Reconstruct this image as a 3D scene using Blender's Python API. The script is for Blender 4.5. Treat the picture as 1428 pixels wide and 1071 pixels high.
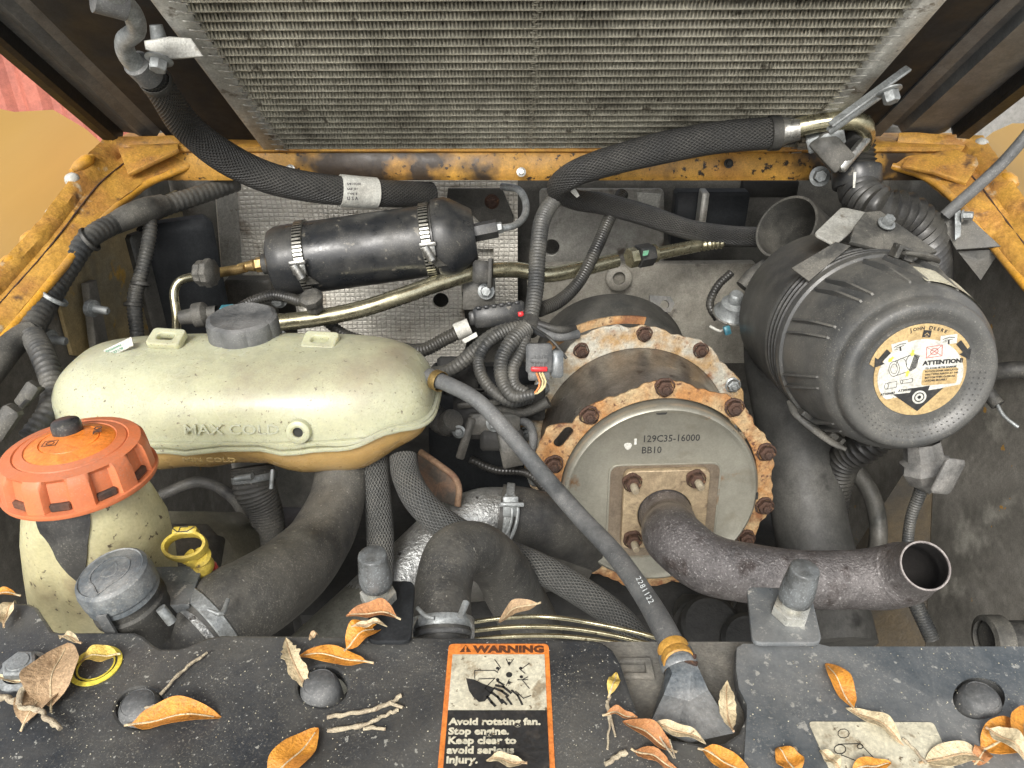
import bpy, bmesh, math, random
from mathutils import Vector, Matrix
random.seed(7)
PI = math.pi
sc = bpy.context.scene
for o in list(bpy.data.objects): bpy.data.objects.remove(o)
COL = sc.collection

# ------------------------------------------------------------ camera
F = 1079.0                                   # focal length in photograph pixels (1428 wide)
CAM = Vector((0, 0, 1.75)); PITCH = math.radians(30)
cd = bpy.data.cameras.new("camera"); cam = bpy.data.objects.new("camera", cd); COL.objects.link(cam)
cam.location = CAM; cam.rotation_euler = (PI/2 - PITCH, 0, 0)
cd.sensor_width = 36; cd.lens = F/1428*36; cd.clip_start = .02; cd.clip_end = 300
sc.camera = cam

# ------------------------------------------------------------ light: overcast daylight
w = bpy.data.worlds.new("World"); sc.world = w; w.use_nodes = True
nt = w.node_tree; nt.nodes.clear()
sky = nt.nodes.new('ShaderNodeTexSky'); sky.sky_type = 'NISHITA'; sky.sun_disc = False
SUN_EL, SUN_AZ = math.radians(40), math.radians(195)
sky.sun_elevation = SUN_EL; sky.sun_rotation = SUN_AZ
sky.air_density = 1.0; sky.dust_density = 4.0; sky.ozone_density = 1.0
hs = nt.nodes.new('ShaderNodeHueSaturation'); hs.inputs['Saturation'].default_value = .22
bg = nt.nodes.new('ShaderNodeBackground'); bg.inputs['Strength'].default_value = .15
wo = nt.nodes.new('ShaderNodeOutputWorld')
nt.links.new(sky.outputs[0], hs.inputs['Color']); nt.links.new(hs.outputs[0], bg.inputs[0]); nt.links.new(bg.outputs[0], wo.inputs[0])
sd = bpy.data.lights.new("sun", 'SUN'); sd.energy = 1.5; sd.angle = math.radians(16); sd.color = (1, .96, .90)
sun = bpy.data.objects.new("sun", sd); COL.objects.link(sun)
_sdir = Vector((math.sin(SUN_AZ)*math.cos(SUN_EL), math.cos(SUN_AZ)*math.cos(SUN_EL), math.sin(SUN_EL)))
sun.rotation_euler = _sdir.to_track_quat('Z', 'Y').to_euler()
sc.view_settings.view_transform = 'Standard'; sc.view_settings.look = 'None'
sc.view_settings.exposure = .60; sc.view_settings.gamma = 1
sc.render.engine = 'CYCLES'
sc.cycles.max_bounces = 8; sc.cycles.diffuse_bounces = 4

# ------------------------------------------------------------ geometry helpers
CR = Vector((1, 0, 0)); CU = Vector((0, math.sin(PITCH), math.cos(PITCH))); CF = Vector((0, math.cos(PITCH), -math.sin(PITCH)))
def cv(r, u, f): return CR*r + CU*u + CF*f
def P(px, py, d): return CAM + cv((px-714)/F*d, (535.5-py)/F*d, d)
def PZ(px, py, z):
    r = cv((px-714)/F, (535.5-py)/F, 1); return CAM + r*((z-CAM.z)/r.z)
def PY(px, py, y):
    r = cv((px-714)/F, (535.5-py)/F, 1); return CAM + r*(y/r.y)
def PX(px, py, x):
    r = cv((px-714)/F, (535.5-py)/F, 1); return CAM + r*(x/r.x)
COVER_Z = 1.30
def perp(n):
    n = n.normalized(); a = Vector((0, 0, 1)) if abs(n.z) < .9 else Vector((0, 1, 0))
    ex = a.cross(n).normalized(); return ex, n.cross(ex)

class Fr:
    """a frame: origin o, axes x y z (z = out of the surface)"""
    def __init__(s, o, n, up=None):
        s.o = Vector(o); s.z = Vector(n).normalized()
        up = Vector(up) if up is not None else (Vector((0, 0, 1)) if abs(s.z.z) < .95 else Vector((0, 1, 0)))
        s.x = up.cross(s.z).normalized(); s.y = s.z.cross(s.x)
    def p(s, x, y, z=0): return s.o + s.x*x + s.y*y + s.z*z
    def mv(s, x, y, z=0):
        f = Fr.__new__(Fr); f.o = s.p(x, y, z); f.x = s.x; f.y = s.y; f.z = s.z; return f
    def rot(s, a):
        f = Fr.__new__(Fr); f.o = s.o.copy(); f.z = s.z
        f.x = s.x*math.cos(a) + s.y*math.sin(a); f.y = -s.x*math.sin(a) + s.y*math.cos(a); return f

def finish(name, me, mat, parent, label=None, ang=38):
    if mat: me.materials.append(mat)
    o = bpy.data.objects.new(name, me); COL.objects.link(o)
    n = len(me.vertices)
    if parent is None:
        c = Vector((0, 0, 0))
        for v in me.vertices: c += v.co
        c /= max(1, n); me.transform(Matrix.Translation(-c)); o.location = c
    else:
        p = parent; off = Vector((0, 0, 0))
        while p is not None: off += p.location; p = p.parent
        c = Vector((0, 0, 0))
        for v in me.vertices: c += v.co
        c /= max(1, n)
        me.transform(Matrix.Translation(-c)); o.location = c - off; o.parent = parent
    for f in me.polygons: f.use_smooth = True
    if ang < 180: me.set_sharp_from_angle(angle=math.radians(ang))
    if label: o['label'] = label
    return o
def root(name, label, cat, loc, group=None):
    o = bpy.data.objects.new(name, None); COL.objects.link(o); o.location = loc; o.empty_display_size = .02
    o['label'] = label; o['category'] = cat
    if group: o['group'] = group
    return o
def tag(o, label, cat, group=None):
    o['label'] = label; o['category'] = cat
    if group: o['group'] = group
    return o
def struct(o, label=None):
    o['kind'] = 'structure'
    if label: o['label'] = label
    return o

def smooth_path(pts, rad, step):
    n = len(pts)
    if n == 2: cs = [(pts[0].lerp(pts[1], t/40), rad[0]+(rad[1]-rad[0])*t/40) for t in range(41)]
    else:
        cs = []
        for i in range(n-1):
            p1, p2 = pts[i], pts[i+1]
            p0 = pts[i-1] if i > 0 else p1*2-p2
            p3 = pts[i+2] if i+2 < n else p2*2-p1
            a = max((p1-p0).length, 1e-5)**.5; b = max((p2-p1).length, 1e-5)**.5; c = max((p3-p2).length, 1e-5)**.5
            m1 = (p1-p0)/a - (p2-p0)/(a+b) + (p2-p1)/b; m2 = (p2-p1)/b - (p3-p1)/(b+c) + (p3-p2)/c
            m1 *= b; m2 *= b
            for k in range(30):
                t = k/30; h = t*t*(3-2*t)
                q = p1*(2*t**3-3*t*t+1) + m1*(t**3-2*t*t+t) + p2*(-2*t**3+3*t*t) + m2*(t**3-t*t)
                cs.append((q, rad[i]+(rad[i+1]-rad[i])*h))
        cs.append((pts[-1], rad[-1]))
    L = [0]
    for i in range(1, len(cs)): L.append(L[-1]+(cs[i][0]-cs[i-1][0]).length)
    tot = L[-1]; N = max(2, int(tot/step)); out = []; j = 0
    for k in range(N+1):
        s = tot*k/N
        while j < len(L)-2 and L[j+1] < s: j += 1
        t = (s-L[j])/max(1e-9, L[j+1]-L[j]); t = min(1, max(0, t))
        out.append((cs[j][0].lerp(cs[j+1][0], t), cs[j][1]+(cs[j+1][1]-cs[j][1])*t, s))
    return out

class B:
    def __init__(s): s.v = []; s.f = []; s.uv = []
    def grid(s, rings, closed=True, cap0=False, cap1=False, uvs=None):
        """rings: list of equal-length lists of points"""
        b = len(s.v); m = len(rings[0]); n = len(rings)
        for r in rings: s.v += [tuple(p) for p in r]
        mm = m if closed else m-1
        for i in range(n-1):
            for j in range(mm):
                k = (j+1) % m
                s.f.append((b+i*m+j, b+i*m+k, b+(i+1)*m+k, b+(i+1)*m+j))
                if uvs: u0, u1 = j/m, (j+1)/m; s.uv.append(((u0, uvs[i]), (u1, uvs[i]), (u1, uvs[i+1]), (u0, uvs[i+1])))
                else: s.uv.append(((j/m, i/max(1, n-1)), ((j+1)/m, i/max(1, n-1)), ((j+1)/m, (i+1)/max(1, n-1)), (j/m, (i+1)/max(1, n-1))))
        if cap0: s.f.append(tuple(b+j for j in reversed(range(m)))); s.uv.append(tuple((.5, 0) for _ in range(m)))
        if cap1: s.f.append(tuple(b+(n-1)*m+j for j in range(m))); s.uv.append(tuple((.5, 1) for _ in range(m)))
        return s
    def tube(s, pts, r, seg=20, step=.006, corr=None, caps=(True, True), wall=0, wob=0, squash=1):
        pts = [Vector(p) for p in pts]
        rad = list(r) if isinstance(r, (list, tuple)) else [r]*len(pts)
        if corr: step = min(step, corr[0]/4.0)
        sp = smooth_path(pts, rad, step); rings = []; vs = []; N = len(sp); fr = None; vv = 0
        for i, (p, rr, ss) in enumerate(sp):
            t = (sp[min(i+1, N-1)][0]-sp[max(i-1, 0)][0]).normalized()
            if fr is None: ex, ey = perp(t)
            else: ex = (fr - t*fr.dot(t)).normalized(); ey = t.cross(ex)
            fr = ex; q = rr
            if corr: q = rr*(1 - corr[1]*(.5+.5*math.cos(2*PI*ss/corr[0]))**.6)
            if wob: q *= 1+wob*math.sin(ss*90+1.3*math.sin(ss*37))
            rings.append([p+ex*math.cos(2*PI*j/seg)*q+ey*math.sin(2*PI*j/seg)*q*squash for j in range(seg)])
            vs.append(ss/(2*PI*max(rad)))
        s.grid(rings, True, caps[0] and not wall, caps[1] and not wall, vs)
        if wall:
            inner = []
            for i, (p, rr, ss) in enumerate(sp):
                q = (rr-wall)/rr; inner.append([p+(Vector(x)-p)*q for x in rings[i]])
            s.grid([[Vector(x) for x in rings[-1]]] + inner[::-1] + [[Vector(x) for x in rings[0]]])
        return s
    def lathe(s, prof, fr, seg=48, f=None, cap0=False, cap1=False):
        rings = []
        for (r, t) in prof:
            rings.append([fr.p(math.cos(2*PI*j/seg)*r*(f(2*PI*j/seg, r, t) if f else 1), math.sin(2*PI*j/seg)*r*(f(2*PI*j/seg, r, t) if f else 1), t) for j in range(seg)])
        s.grid(rings, True, cap0, cap1); return s
    def box(s, fr, sx, sy, sz, bev=.0):
        """box centred on the frame's origin in x,y and rising sz along z, edges chamfered"""
        b = min(bev, sx/2.1, sy/2.1, sz/2.1)
        def ring(i, z):
            x, y = sx/2-i, sy/2-i; c = b if b else 0
            if not b: return [fr.p(-x, -y, z), fr.p(x, -y, z), fr.p(x, y, z), fr.p(-x, y, z)]
            return [fr.p(-x+c, -y, z), fr.p(x-c, -y, z), fr.p(x, -y+c, z), fr.p(x, y-c, z), fr.p(x-c, y, z), fr.p(-x+c, y, z), fr.p(-x, y-c, z), fr.p(-x, -y+c, z)]
        if b: rs = [ring(b*.95, 0), ring(0, b), ring(0, sz-b), ring(b*.95, sz)]
        else: rs = [ring(0, 0), ring(0, sz)]
        s.grid(rs, True, True, True); return s
    def hexp(s, fr, r, h, ch=.15):
        a = [fr.p(math.cos(PI/3*j)*r, math.sin(PI/3*j)*r, 0) for j in range(6)]
        b = [fr.p(math.cos(PI/3*j)*r, math.sin(PI/3*j)*r, h*(1-ch)) for j in range(6)]
        c = [fr.p(math.cos(PI/3*j)*r*(1-ch), math.sin(PI/3*j)*r*(1-ch), h) for j in range(6)]
        s.grid([a, b, c], True, True, True); return s
    def sheet(s, pts, th, n):
        """quad strip polygon given a thickness along n"""
        a = [Vector(p) for p in pts]; n = Vector(n).normalized()*th
        s.grid([a, [p+n for p in a]], True, True, True); return s
    def obj(s, name, mat, parent=None, label=None, ang=38):
        me = bpy.data.meshes.new(name); me.from_pydata(s.v, [], s.f)
        uvl = me.uv_layers.new(name="UVMap"); k = 0; d = []
        for u in s.uv:
            for a in u: d += [a[0], a[1]]
        uvl.data.foreach_set('uv', d)
        bm = bmesh.new(); bm.from_mesh(me); bmesh.ops.recalc_face_normals(bm, faces=bm.faces); bm.to_mesh(me); bm.free()
        me.update()
        return finish(name, me, mat, parent, label, ang)

def curve_mesh(c, M):
    o = bpy.data.objects.new("tmp", c); COL.objects.link(o)
    dg = bpy.context.evaluated_depsgraph_get(); dg.update()
    me = bpy.data.meshes.new_from_object(o.evaluated_get(dg)); bpy.data.objects.remove(o); bpy.data.curves.remove(c)
    me.materials.clear(); me.transform(M); return me
def frM(fr):
    return Matrix(((fr.x.x, fr.y.x, fr.z.x, fr.o.x), (fr.x.y, fr.y.y, fr.z.y, fr.o.y), (fr.x.z, fr.y.z, fr.z.z, fr.o.z), (0, 0, 0, 1)))
def plate2(name, fr, outer, th, mat, parent=None, holes=(), bev=0, label=None):
    """2-D outline with holes in frame fr; front face at z=th, back at z=0"""
    c = bpy.data.curves.new(name, 'CURVE'); c.dimensions = '2D'; c.fill_mode = 'BOTH'
    for poly in [outer]+list(holes):
        sp = c.splines.new('POLY'); sp.points.add(len(poly)-1); sp.use_cyclic_u = True
        for i, p in enumerate(poly): sp.points[i].co = (p[0], p[1], 0, 1)
    c.extrude = max(1e-5, th/2-bev); c.bevel_depth = bev; c.bevel_resolution = 1
    if bev: c.offset = -bev
    return finish(name, curve_mesh(c, frM(fr.mv(0, 0, th/2))), mat, parent, label)
def plateW(name, pts, n, th, mat, parent=None, holes=(), bev=0, label=None, rnd=0):
    """the same from world points lying (about) in one plane"""
    nn = Vector((0, 0, 0))
    for i_ in range(len(pts)): nn += pts[i_-1].cross(pts[i_])
    n = Vector(n); nn.normalize(); nn = nn if nn.dot(n) > 0 else -nn
    pc_ = sum(pts, Vector((0, 0, 0)))/len(pts)
    fr = Fr(pc_, nn if nn.dot(n.normalized()) > .2 else n); q = lambda P_: [((p-fr.o).dot(fr.x), (p-fr.o).dot(fr.y)) for p in P_]
    out = q(pts)
    if rnd: out = roundpoly(out, rnd)
    return plate2(name, fr, out, th, mat, parent, [q(h) for h in holes], bev, label)
def roundpoly(pts, r, n=5):
    out = []; m = len(pts)
    for i in range(m):
        a, b, c = Vector(pts[i-1]), Vector(pts[i]), Vector(pts[(i+1) % m])
        k = min(r, (a-b).length*.45, (c-b).length*.45)
        p = b+(a-b).normalized()*k; q = b+(c-b).normalized()*k
        for j in range(n+1):
            t = j/n; x = p*(1-t)**2+b*2*t*(1-t)+q*t*t; out.append((x.x, x.y))
    return out
def circ(r, n=32, cx=0, cy=0, sq=1): return [(cx+math.cos(2*PI*i/n)*r, cy+math.sin(2*PI*i/n)*r*sq) for i in range(n)]
def rect(w_, h_, cx=0, cy=0): return [(cx-w_/2, cy-h_/2), (cx+w_/2, cy-h_/2), (cx+w_/2, cy+h_/2), (cx-w_/2, cy+h_/2)]
def text(s, fr, h, mat, parent, bold=0, ext=.0002, align='LEFT', sx=1, name='lettering', shear=0):
    c = bpy.data.curves.new("t", 'FONT'); c.body = s; c.size = h*1.37; c.align_x = align; c.extrude = ext; c.offset = bold; c.resolution_u = 2; c.shear = shear
    M = frM(fr) @ Matrix.Diagonal((sx, 1, 1, 1))
    return finish(name, curve_mesh(c, M), mat, parent)
def line2(fr, pts, w_, b, z=.0002):
    """thin printed line strip as flat bars on a frame"""
    for (x0, y0), (x1, y1) in zip(pts[:-1], pts[1:]):
        d = Vector((x1-x0, y1-y0)); L = d.length
        if L < 1e-6: continue
        f = fr.mv((x0+x1)/2, (y0+y1)/2, 0).rot(math.atan2(d.y, d.x)); b.box(f, L+w_, w_, z)
    return b

# ------------------------------------------------------------ materials
MATS = {}
def mat(name, base, alt=None, asc=9, alo=.45, ahi=.62, rough=.55, metal=0, bump=.12, bsc=150, spots=None, spots2=None, dust=None, pat=None, spec=.5, sss=0, rvar=.15, trans=0, mott=.22, world=False):
    m = bpy.data.materials.new(name); m.use_nodes = True; n = m.node_tree.nodes; l = m.node_tree.links
    bs = n['Principled BSDF']; tc = n.new('ShaderNodeTexCoord')
    gp_ = n.new('ShaderNodeNewGeometry').outputs['Position'] if world else None
    def noise(scale, det=5, vec=None, rg=.6):
        vec = vec or gp_
        x = n.new('ShaderNodeTexNoise'); x.inputs['Scale'].default_value = scale; x.inputs['Detail'].default_value = det; x.inputs['Roughness'].default_value = rg
        l.new(vec or tc.outputs['Object'], x.inputs['Vector']); return x.outputs['Fac']
    def ramp(v, lo, hi, a=0, b=1):
        x = n.new('ShaderNodeMapRange'); l.new(v, x.inputs[0])
        for k, q in zip((1, 2, 3, 4), (lo, hi, a, b)): x.inputs[k].default_value = q
        return x.outputs[0]
    def mix(f, a, b):
        x = n.new('ShaderNodeMix'); x.data_type = 'RGBA'
        if isinstance(f, float): x.inputs[0].default_value = f
        else: l.new(f, x.inputs[0])
        for q, i in ((a, 6), (b, 7)):
            if isinstance(q, tuple): x.inputs[i].default_value = (*q, 1)
            else: l.new(q, x.inputs[i])
        return x.outputs[2]
    def mth(op, a, b=None, c=None):
        x = n.new('ShaderNodeMath'); x.operation = op
        for i, q in enumerate((a, b, c)):
            if q is None: continue
            if isinstance(q, (int, float)): x.inputs[i].default_value = q
            else: l.new(q, x.inputs[i])
        return x.outputs[0]
    col = base
    n1 = noise(asc, 6)
    if alt: col = mix(ramp(n1, alo, ahi), base, alt)
    for sp in [s_ for s_ in (spots, spots2) if s_]:
        c_, s_, t_ = sp[:3]; soft = sp[3] if len(sp) > 3 else .04
        col = mix(ramp(noise(s_, 4), t_, t_+soft), col, c_)
    def mul(c_, v_):
        x = n.new('ShaderNodeMix'); x.data_type = 'RGBA'; x.blend_type = 'MULTIPLY'; x.inputs[0].default_value = 1
        if isinstance(c_, tuple): x.inputs[6].default_value = (*c_, 1)
        else: l.new(c_, x.inputs[6])
        l.new(v_, x.inputs[7]); return x.outputs[2]
    if mott: col = mul(col, ramp(noise(asc*4+20, 8, None, .78), .36, .64, 1-mott, 1+mott)); col = mul(col, ramp(noise(420, 3), .36, .64, 1-mott*.6, 1+mott*.6))
    bs.inputs['Roughness'].default_value = rough
    rv = ramp(noise(asc*2.3, 4), .3, .7, max(.03, rough-rvar), min(1, rough+rvar))
    if dust:
        g = n.new('ShaderNodeNewGeometry'); sp = n.new('ShaderNodeSeparateXYZ'); l.new(g.outputs['Normal'], sp.inputs[0])
        up = ramp(sp.outputs[2], -.4, 1.0, .25, 1)
        nd = ramp(noise(dust[2] if len(dust) > 2 else 14, 8, None, .75), .40, .64)
        fs = mth('MULTIPLY', ramp(noise(620, 3, None, .7), .56, .66), ramp(noise(26, 4), .42, .62, .15, 1))
        col = mix(mth('MULTIPLY', fs, min(.8, dust[1]*1.6)), col if not isinstance(col, tuple) else mix(0.0, col, col), tuple(x*1.15 for x in dust[0]))
        col = mix(mth('MULTIPLY', mth('MULTIPLY', up, nd), dust[1]), col if not isinstance(col, tuple) else mix(0.0, col, col), dust[0])
    hgt = mth('ADD', noise(bsc, 5), mth('MULTIPLY', noise(bsc*.25, 6), 1.6))
    if pat:
        uv = n.new('ShaderNodeSeparateXYZ'); l.new(tc.outputs['UV'], uv.inputs[0]); u, v = uv.outputs[0], uv.outputs[1]
        if pat[0] == 'braid':
            N, K = pat[1], pat[2]
            a = mth('SINE', mth('ADD', mth('MULTIPLY', u, 2*PI*N), mth('MULTIPLY', v, 2*PI*K)))
            b = mth('SINE', mth('SUBTRACT', mth('MULTIPLY', u, 2*PI*N), mth('MULTIPLY', v, 2*PI*K)))
            w_ = mth('MAXIMUM', a, b); hgt = mth('ADD', mth('MULTIPLY', w_, 1.0), mth('MULTIPLY', hgt, .3))
            col = mix(ramp(w_, .2, .95), tuple(x*.72 for x in base), col)
        elif pat[0] == 'slots':
            a = mth('GREATER_THAN', mth('SINE', mth('MULTIPLY', u, 2*PI*pat[1])), .1)
            c1 = mth('MULTIPLY', mth('GREATER_THAN', v, .28), mth('LESS_THAN', v, .72))
            k = mth('MULTIPLY', a, c1); col = mix(k, col, (.02, .02, .018)); hgt = mth('SUBTRACT', hgt, k)
        elif pat[0] == 'foil':
            xyz = n.new('ShaderNodeSeparateXYZ'); 
            wn = n.new('ShaderNodeTexNoise'); wn.inputs['Scale'].default_value = 9; l.new(tc.outputs['Object'], wn.inputs['Vector'])
            va = n.new('ShaderNodeVectorMath'); va.operation = 'MULTIPLY_ADD'; l.new(wn.outputs['Color'], va.inputs[0]); va.inputs[1].default_value = (.012,)*3; l.new(tc.outputs['Object'], va.inputs[2])
            l.new(va.outputs[0], xyz.inputs[0])
            g1 = mth('POWER', mth('ABSOLUTE', mth('SINE', mth('MULTIPLY', xyz.outputs[0], pat[1]))), .3)
            g2 = mth('POWER', mth('ABSOLUTE', mth('SINE', mth('MULTIPLY', xyz.outputs[2], pat[1]*1.15))), .3)
            gg = mth('MINIMUM', g1, g2); nz = noise(28, 5); k = ramp(nz, .36, .54)
            hgt = mth('ADD', mth('MULTIPLY', gg, 2.2), hgt)
            col = mix(mth('MULTIPLY', ramp(gg, .50, .28), mth('MULTIPLY', k, .42)), col, (.24, .20, .15))
            hgt = mth('ADD', hgt, mth('MULTIPLY', noise(32, 6), 5.0))
        elif pat[0] == 'grain':
            a = mth('SINE', mth('MULTIPLY', v, pat[1])); hgt = mth('ADD', hgt, mth('MULTIPLY', a, .5))
    bp = n.new('ShaderNodeBump'); bp.inputs['Strength'].default_value = min(1, bump*3); bp.inputs['Distance'].default_value = .0012
    l.new(hgt, bp.inputs['Height']); l.new(bp.outputs[0], bs.inputs['Normal']); l.new(rv, bs.inputs['Roughness'])
    if isinstance(col, tuple): bs.inputs['Base Color'].default_value = (*col, 1)
    else: l.new(col, bs.inputs['Base Color'])
    bs.inputs['Metallic'].default_value = metal; bs.inputs['Specular IOR Level'].default_value = spec
    if sss: bs.inputs['Subsurface Weight'].default_value = sss; bs.inputs['Subsurface Radius'].default_value = (.03, .022, .01); bs.inputs['Subsurface Scale'].default_value = 1
    if trans: bs.inputs['Transmission Weight'].default_value = trans
    MATS[name] = m; return m

DUST = (.30, .28, .23)
m_yellow = mat('yellow_paint', (.62, .31, .035), (.42, .2, .03), 12, .5, .75, .38, 0, .06, 60, spots=((.05, .03, .015), 38, .66, .08), dust=(DUST, .25))
m_yellow_rust = mat('yellow_paint_rusty', (.50, .27, .05), (.38, .18, .045), 22, .42, .65, .55, 0, .22, 120, spots=((.12, .065, .03), 40, .58, .14), spots2=((.52, .42, .27), 30, .64, .1))
m_yellow_clean = mat('yellow_paint_clean', (.36, .20, .022), (.33, .18, .02), 1.5, .4, .7, .34, 0, .0, 20, mott=0, rvar=.02)
m_bar = mat('yellow_bar_sooty', (.50, .27, .05), (.42, .21, .045), 10, .45, .65, .45, 0, .12, 90, spots=((.045, .03, .018), 7, .535, .09), spots2=((.03, .02, .014), 90, .585, .06), world=True)
m_black = mat('black_plastic', (.022, .023, .023), (.04, .04, .038), 14, .4, .7, .45, 0, .08, 250, dust=(DUST, .18))
m_satin = mat('black_enamel', (.016, .018, .021), (.034, .035, .036), 14, .45, .7, .36, 0, .04, 120, spots=((.13, .12, .10), 70, .64, .05), dust=(DUST, .16), mott=.12)
m_black_dusty = mat('dusty_black_plastic', (.045, .045, .042), (.075, .073, .066), 10, .4, .65, .6, 0, .1, 260, dust=(DUST, .34), spots=((.2, .19, .165), 260, .68, .03))
m_air = mat('air_cleaner_plastic', (.058, .06, .06), (.085, .086, .083), 7, .4, .65, .42, 0, .04, 320, dust=(DUST, .30, 6), spots=((.17, .17, .155), 260, .66, .03), mott=.10)
m_cover = mat('cover_plastic', (.025, .028, .032), (.044, .048, .053), 7, .38, .65, .40, 0, .08, 300, dust=(DUST, .26, 5), spots=((.30, .30, .27), 150, .66, .03), spots2=((.42, .42, .39), 420, .66, .03), mott=.10)
m_cover_plate = mat('grey_steel_dusty', (.10, .118, .132), (.17, .185, .195), 7, .38, .65, .36, .3, .06, 200, dust=((.34, .33, .30), .45, 6), spots=((.42, .42, .39), 120, .62, .05), mott=.12)
m_rubber = mat('rubber', (.042, .042, .04), (.07, .069, .064), 12, .38, .65, .6, 0, .1, 220, dust=(DUST, .36, 10), spots=((.24, .23, .2), 240, .66, .03))
m_rubber_dk = mat('dark_rubber', (.022, .022, .022), (.04, .04, .037), 18, .4, .7, .6, 0, .1, 200, dust=(DUST, .2))
m_rubber_grey = mat('grey_rubber', (.07, .074, .076), (.115, .12, .12), 20, .4, .65, .58, 0, .1, 220, dust=((.34, .33, .31), .34, 12), mott=.14)
m_braid = mat('braided_sleeve', (.036, .036, .035), (.055, .054, .05), 10, .4, .6, .55, 0, .3, 200, dust=(DUST, .18), pat=('braid', 26, 20))
m_braid_grey = mat('grey_braided_hose', (.085, .088, .085), (.12, .12, .112), 10, .4, .6, .65, 0, .3, 200, dust=(DUST, .3), pat=('braid', 26, 15))
m_corr = mat('corrugated_plastic', (.034, .036, .037), (.062, .062, .058), 16, .4, .62, .5, 0, .05, 200, dust=(DUST, .28))
m_corr_dk = mat('dark_corrugated_plastic', (.02, .02, .02), (.035, .034, .03), 16, .4, .62, .4, 0, .05, 200, dust=(DUST, .12))
m_tank = mat('tank_plastic', (.53, .535, .37), (.46, .455, .295), 5, .4, .65, .30, 0, .03, 30, spots=((.33, .29, .20), 9, .57, .20), spots2=((.17, .145, .10), 200, .64, .05), dust=((.22, .205, .16), .48, 8), sss=.3, mott=.09)
m_amber = mat('amber_tank_plastic', (.50, .34, .14), (.42, .26, .09), 9, .4, .7, .3, 0, .04, 60, spots=((.28, .18, .08), 35, .64, .1), sss=.25, mott=.08)
m_bottle = mat('cream_bottle_plastic', (.52, .49, .29), (.43, .38, .22), 7, .42, .65, .40, 0, .05, 70, spots=((.17, .135, .08), 9, .57, .16), spots2=((.09, .07, .045), 150, .62, .06), sss=.2, mott=.12)
m_orange = mat('orange_plastic', (.66, .185, .065), (.54, .145, .05), 10, .42, .7, .5, 0, .05, 200, spots=((.20, .08, .045), 22, .62, .14), dust=((.42, .24, .17), .32, 10), mott=.08)
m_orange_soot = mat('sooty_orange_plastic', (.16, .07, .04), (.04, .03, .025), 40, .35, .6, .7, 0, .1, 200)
m_yellow_pl = mat('yellow_plastic', (.50, .38, .06), (.36, .26, .05), 35, .45, .7, .4, 0, .08, 200, spots=((.1, .07, .03), 60, .60, .06))
m_red = mat('red_plastic', (.4, .03, .03), (.2, .02, .02), 40, .5, .7, .4)
m_alu = mat('dull_aluminium', (.52, .52, .48), (.38, .375, .34), 22, .4, .65, .48, .3, .12, 180, spots=((.16, .14, .11), 50, .61, .08), dust=(DUST, .25))
m_cast = mat('cast_aluminium', (.46, .47, .46), (.26, .26, .25), 20, .4, .65, .42, .8, .3, 260, spots=((.08, .075, .07), 90, .62, .06))
m_fin = mat('fin_aluminium', (.30, .285, .225), (.19, .18, .14), 16, .4, .65, .5, .3, .05, 200, spots=((.05, .045, .038), 50, .60, .1))
m_tubefin = mat('condenser_tube', (.44, .42, .34), (.31, .295, .235), 7, .4, .62, .45, .3, .05, 200, spots=((.14, .13, .10), 12, .57, .16), spots2=((.09, .08, .06), 60, .62, .08), world=True)
m_foil = mat('foil_insulation', (.86, .83, .74), (.66, .62, .53), 8, .42, .68, .45, .1, .35, 60, spots=((.24, .18, .12), 15, .60, .14), pat=('foil', 330), mott=.06)
m_wall = mat('grimy_steel_panel', (.36, .355, .325), (.22, .21, .185), 7, .38, .65, .42, .3, .1, 60, spots=((.08, .065, .05), 20, .60, .12))
m_wallcream = mat('dusty_cream_casting', (.36, .34, .29), (.23, .215, .18), 9, .38, .65, .6, .1, .15, 60, spots=((.07, .06, .05), 26, .64, .1))
m_sidewall = mat('grimy_side_wall', (.27, .255, .225), (.15, .142, .122), 6, .35, .62, .6, 0, .12, 50, spots=((.36, .345, .30), 9, .57, .14), spots2=((.42, .24, .06), 26, .68, .01))
m_sideyel = mat('grimy_yellow_wall', (.46, .35, .17), (.30, .26, .17), 6, .4, .62, .6, 0, .12, 60, spots=((.56, .34, .07), 14, .58, .06))
m_dark = mat('gap_shade_black', (.012, .012, .011), (.03, .029, .026), 12, .4, .65, .7, 0, .2, 90)  # near-black for dark parts; also paints in the shade of the deep gaps
m_darkgrey = mat('oily_grey_metal', (.055, .055, .05), (.11, .105, .094), 12, .4, .65, .5, .2, .2, 90, dust=(DUST, .2))
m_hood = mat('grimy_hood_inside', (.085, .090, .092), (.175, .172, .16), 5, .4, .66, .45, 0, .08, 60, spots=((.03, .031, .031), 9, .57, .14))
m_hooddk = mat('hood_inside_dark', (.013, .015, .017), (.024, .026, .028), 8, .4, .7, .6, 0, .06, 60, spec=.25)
m_seal = mat('rubber_seal', (.012, .012, .012), None, rough=.45)
m_zinc = mat('olive_zinc_tube', (.50, .47, .33), (.40, .36, .23), 18, .4, .7, .26, .9, .03, 120, spots=((.12, .1, .06), 60, .68, .05))
m_steel = mat('steel', (.50, .50, .47), (.34, .33, .30), 40, .4, .65, .36, .85, .1, 180, spots=((.14, .1, .07), 120, .65, .06))
m_boltgrey = mat('grey_bolt', (.35, .37, .37), (.22, .23, .225), 60, .4, .65, .5, .5, .15, 220)
m_band = mat('clamp_band', (.56, .55, .50), (.42, .41, .36), 40, .4, .65, .35, .85, .05, 200, pat=('slots', 60))
m_brass = mat('brass', (.45, .32, .13), (.25, .17, .08), 60, .4, .7, .45, .8, .1, 180)
m_rust = mat('rust', (.085, .042, .026), (.045, .027, .02), 60, .35, .65, .85, 0, .5, 300, spots=((.18, .095, .05), 160, .58, .08))
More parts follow.
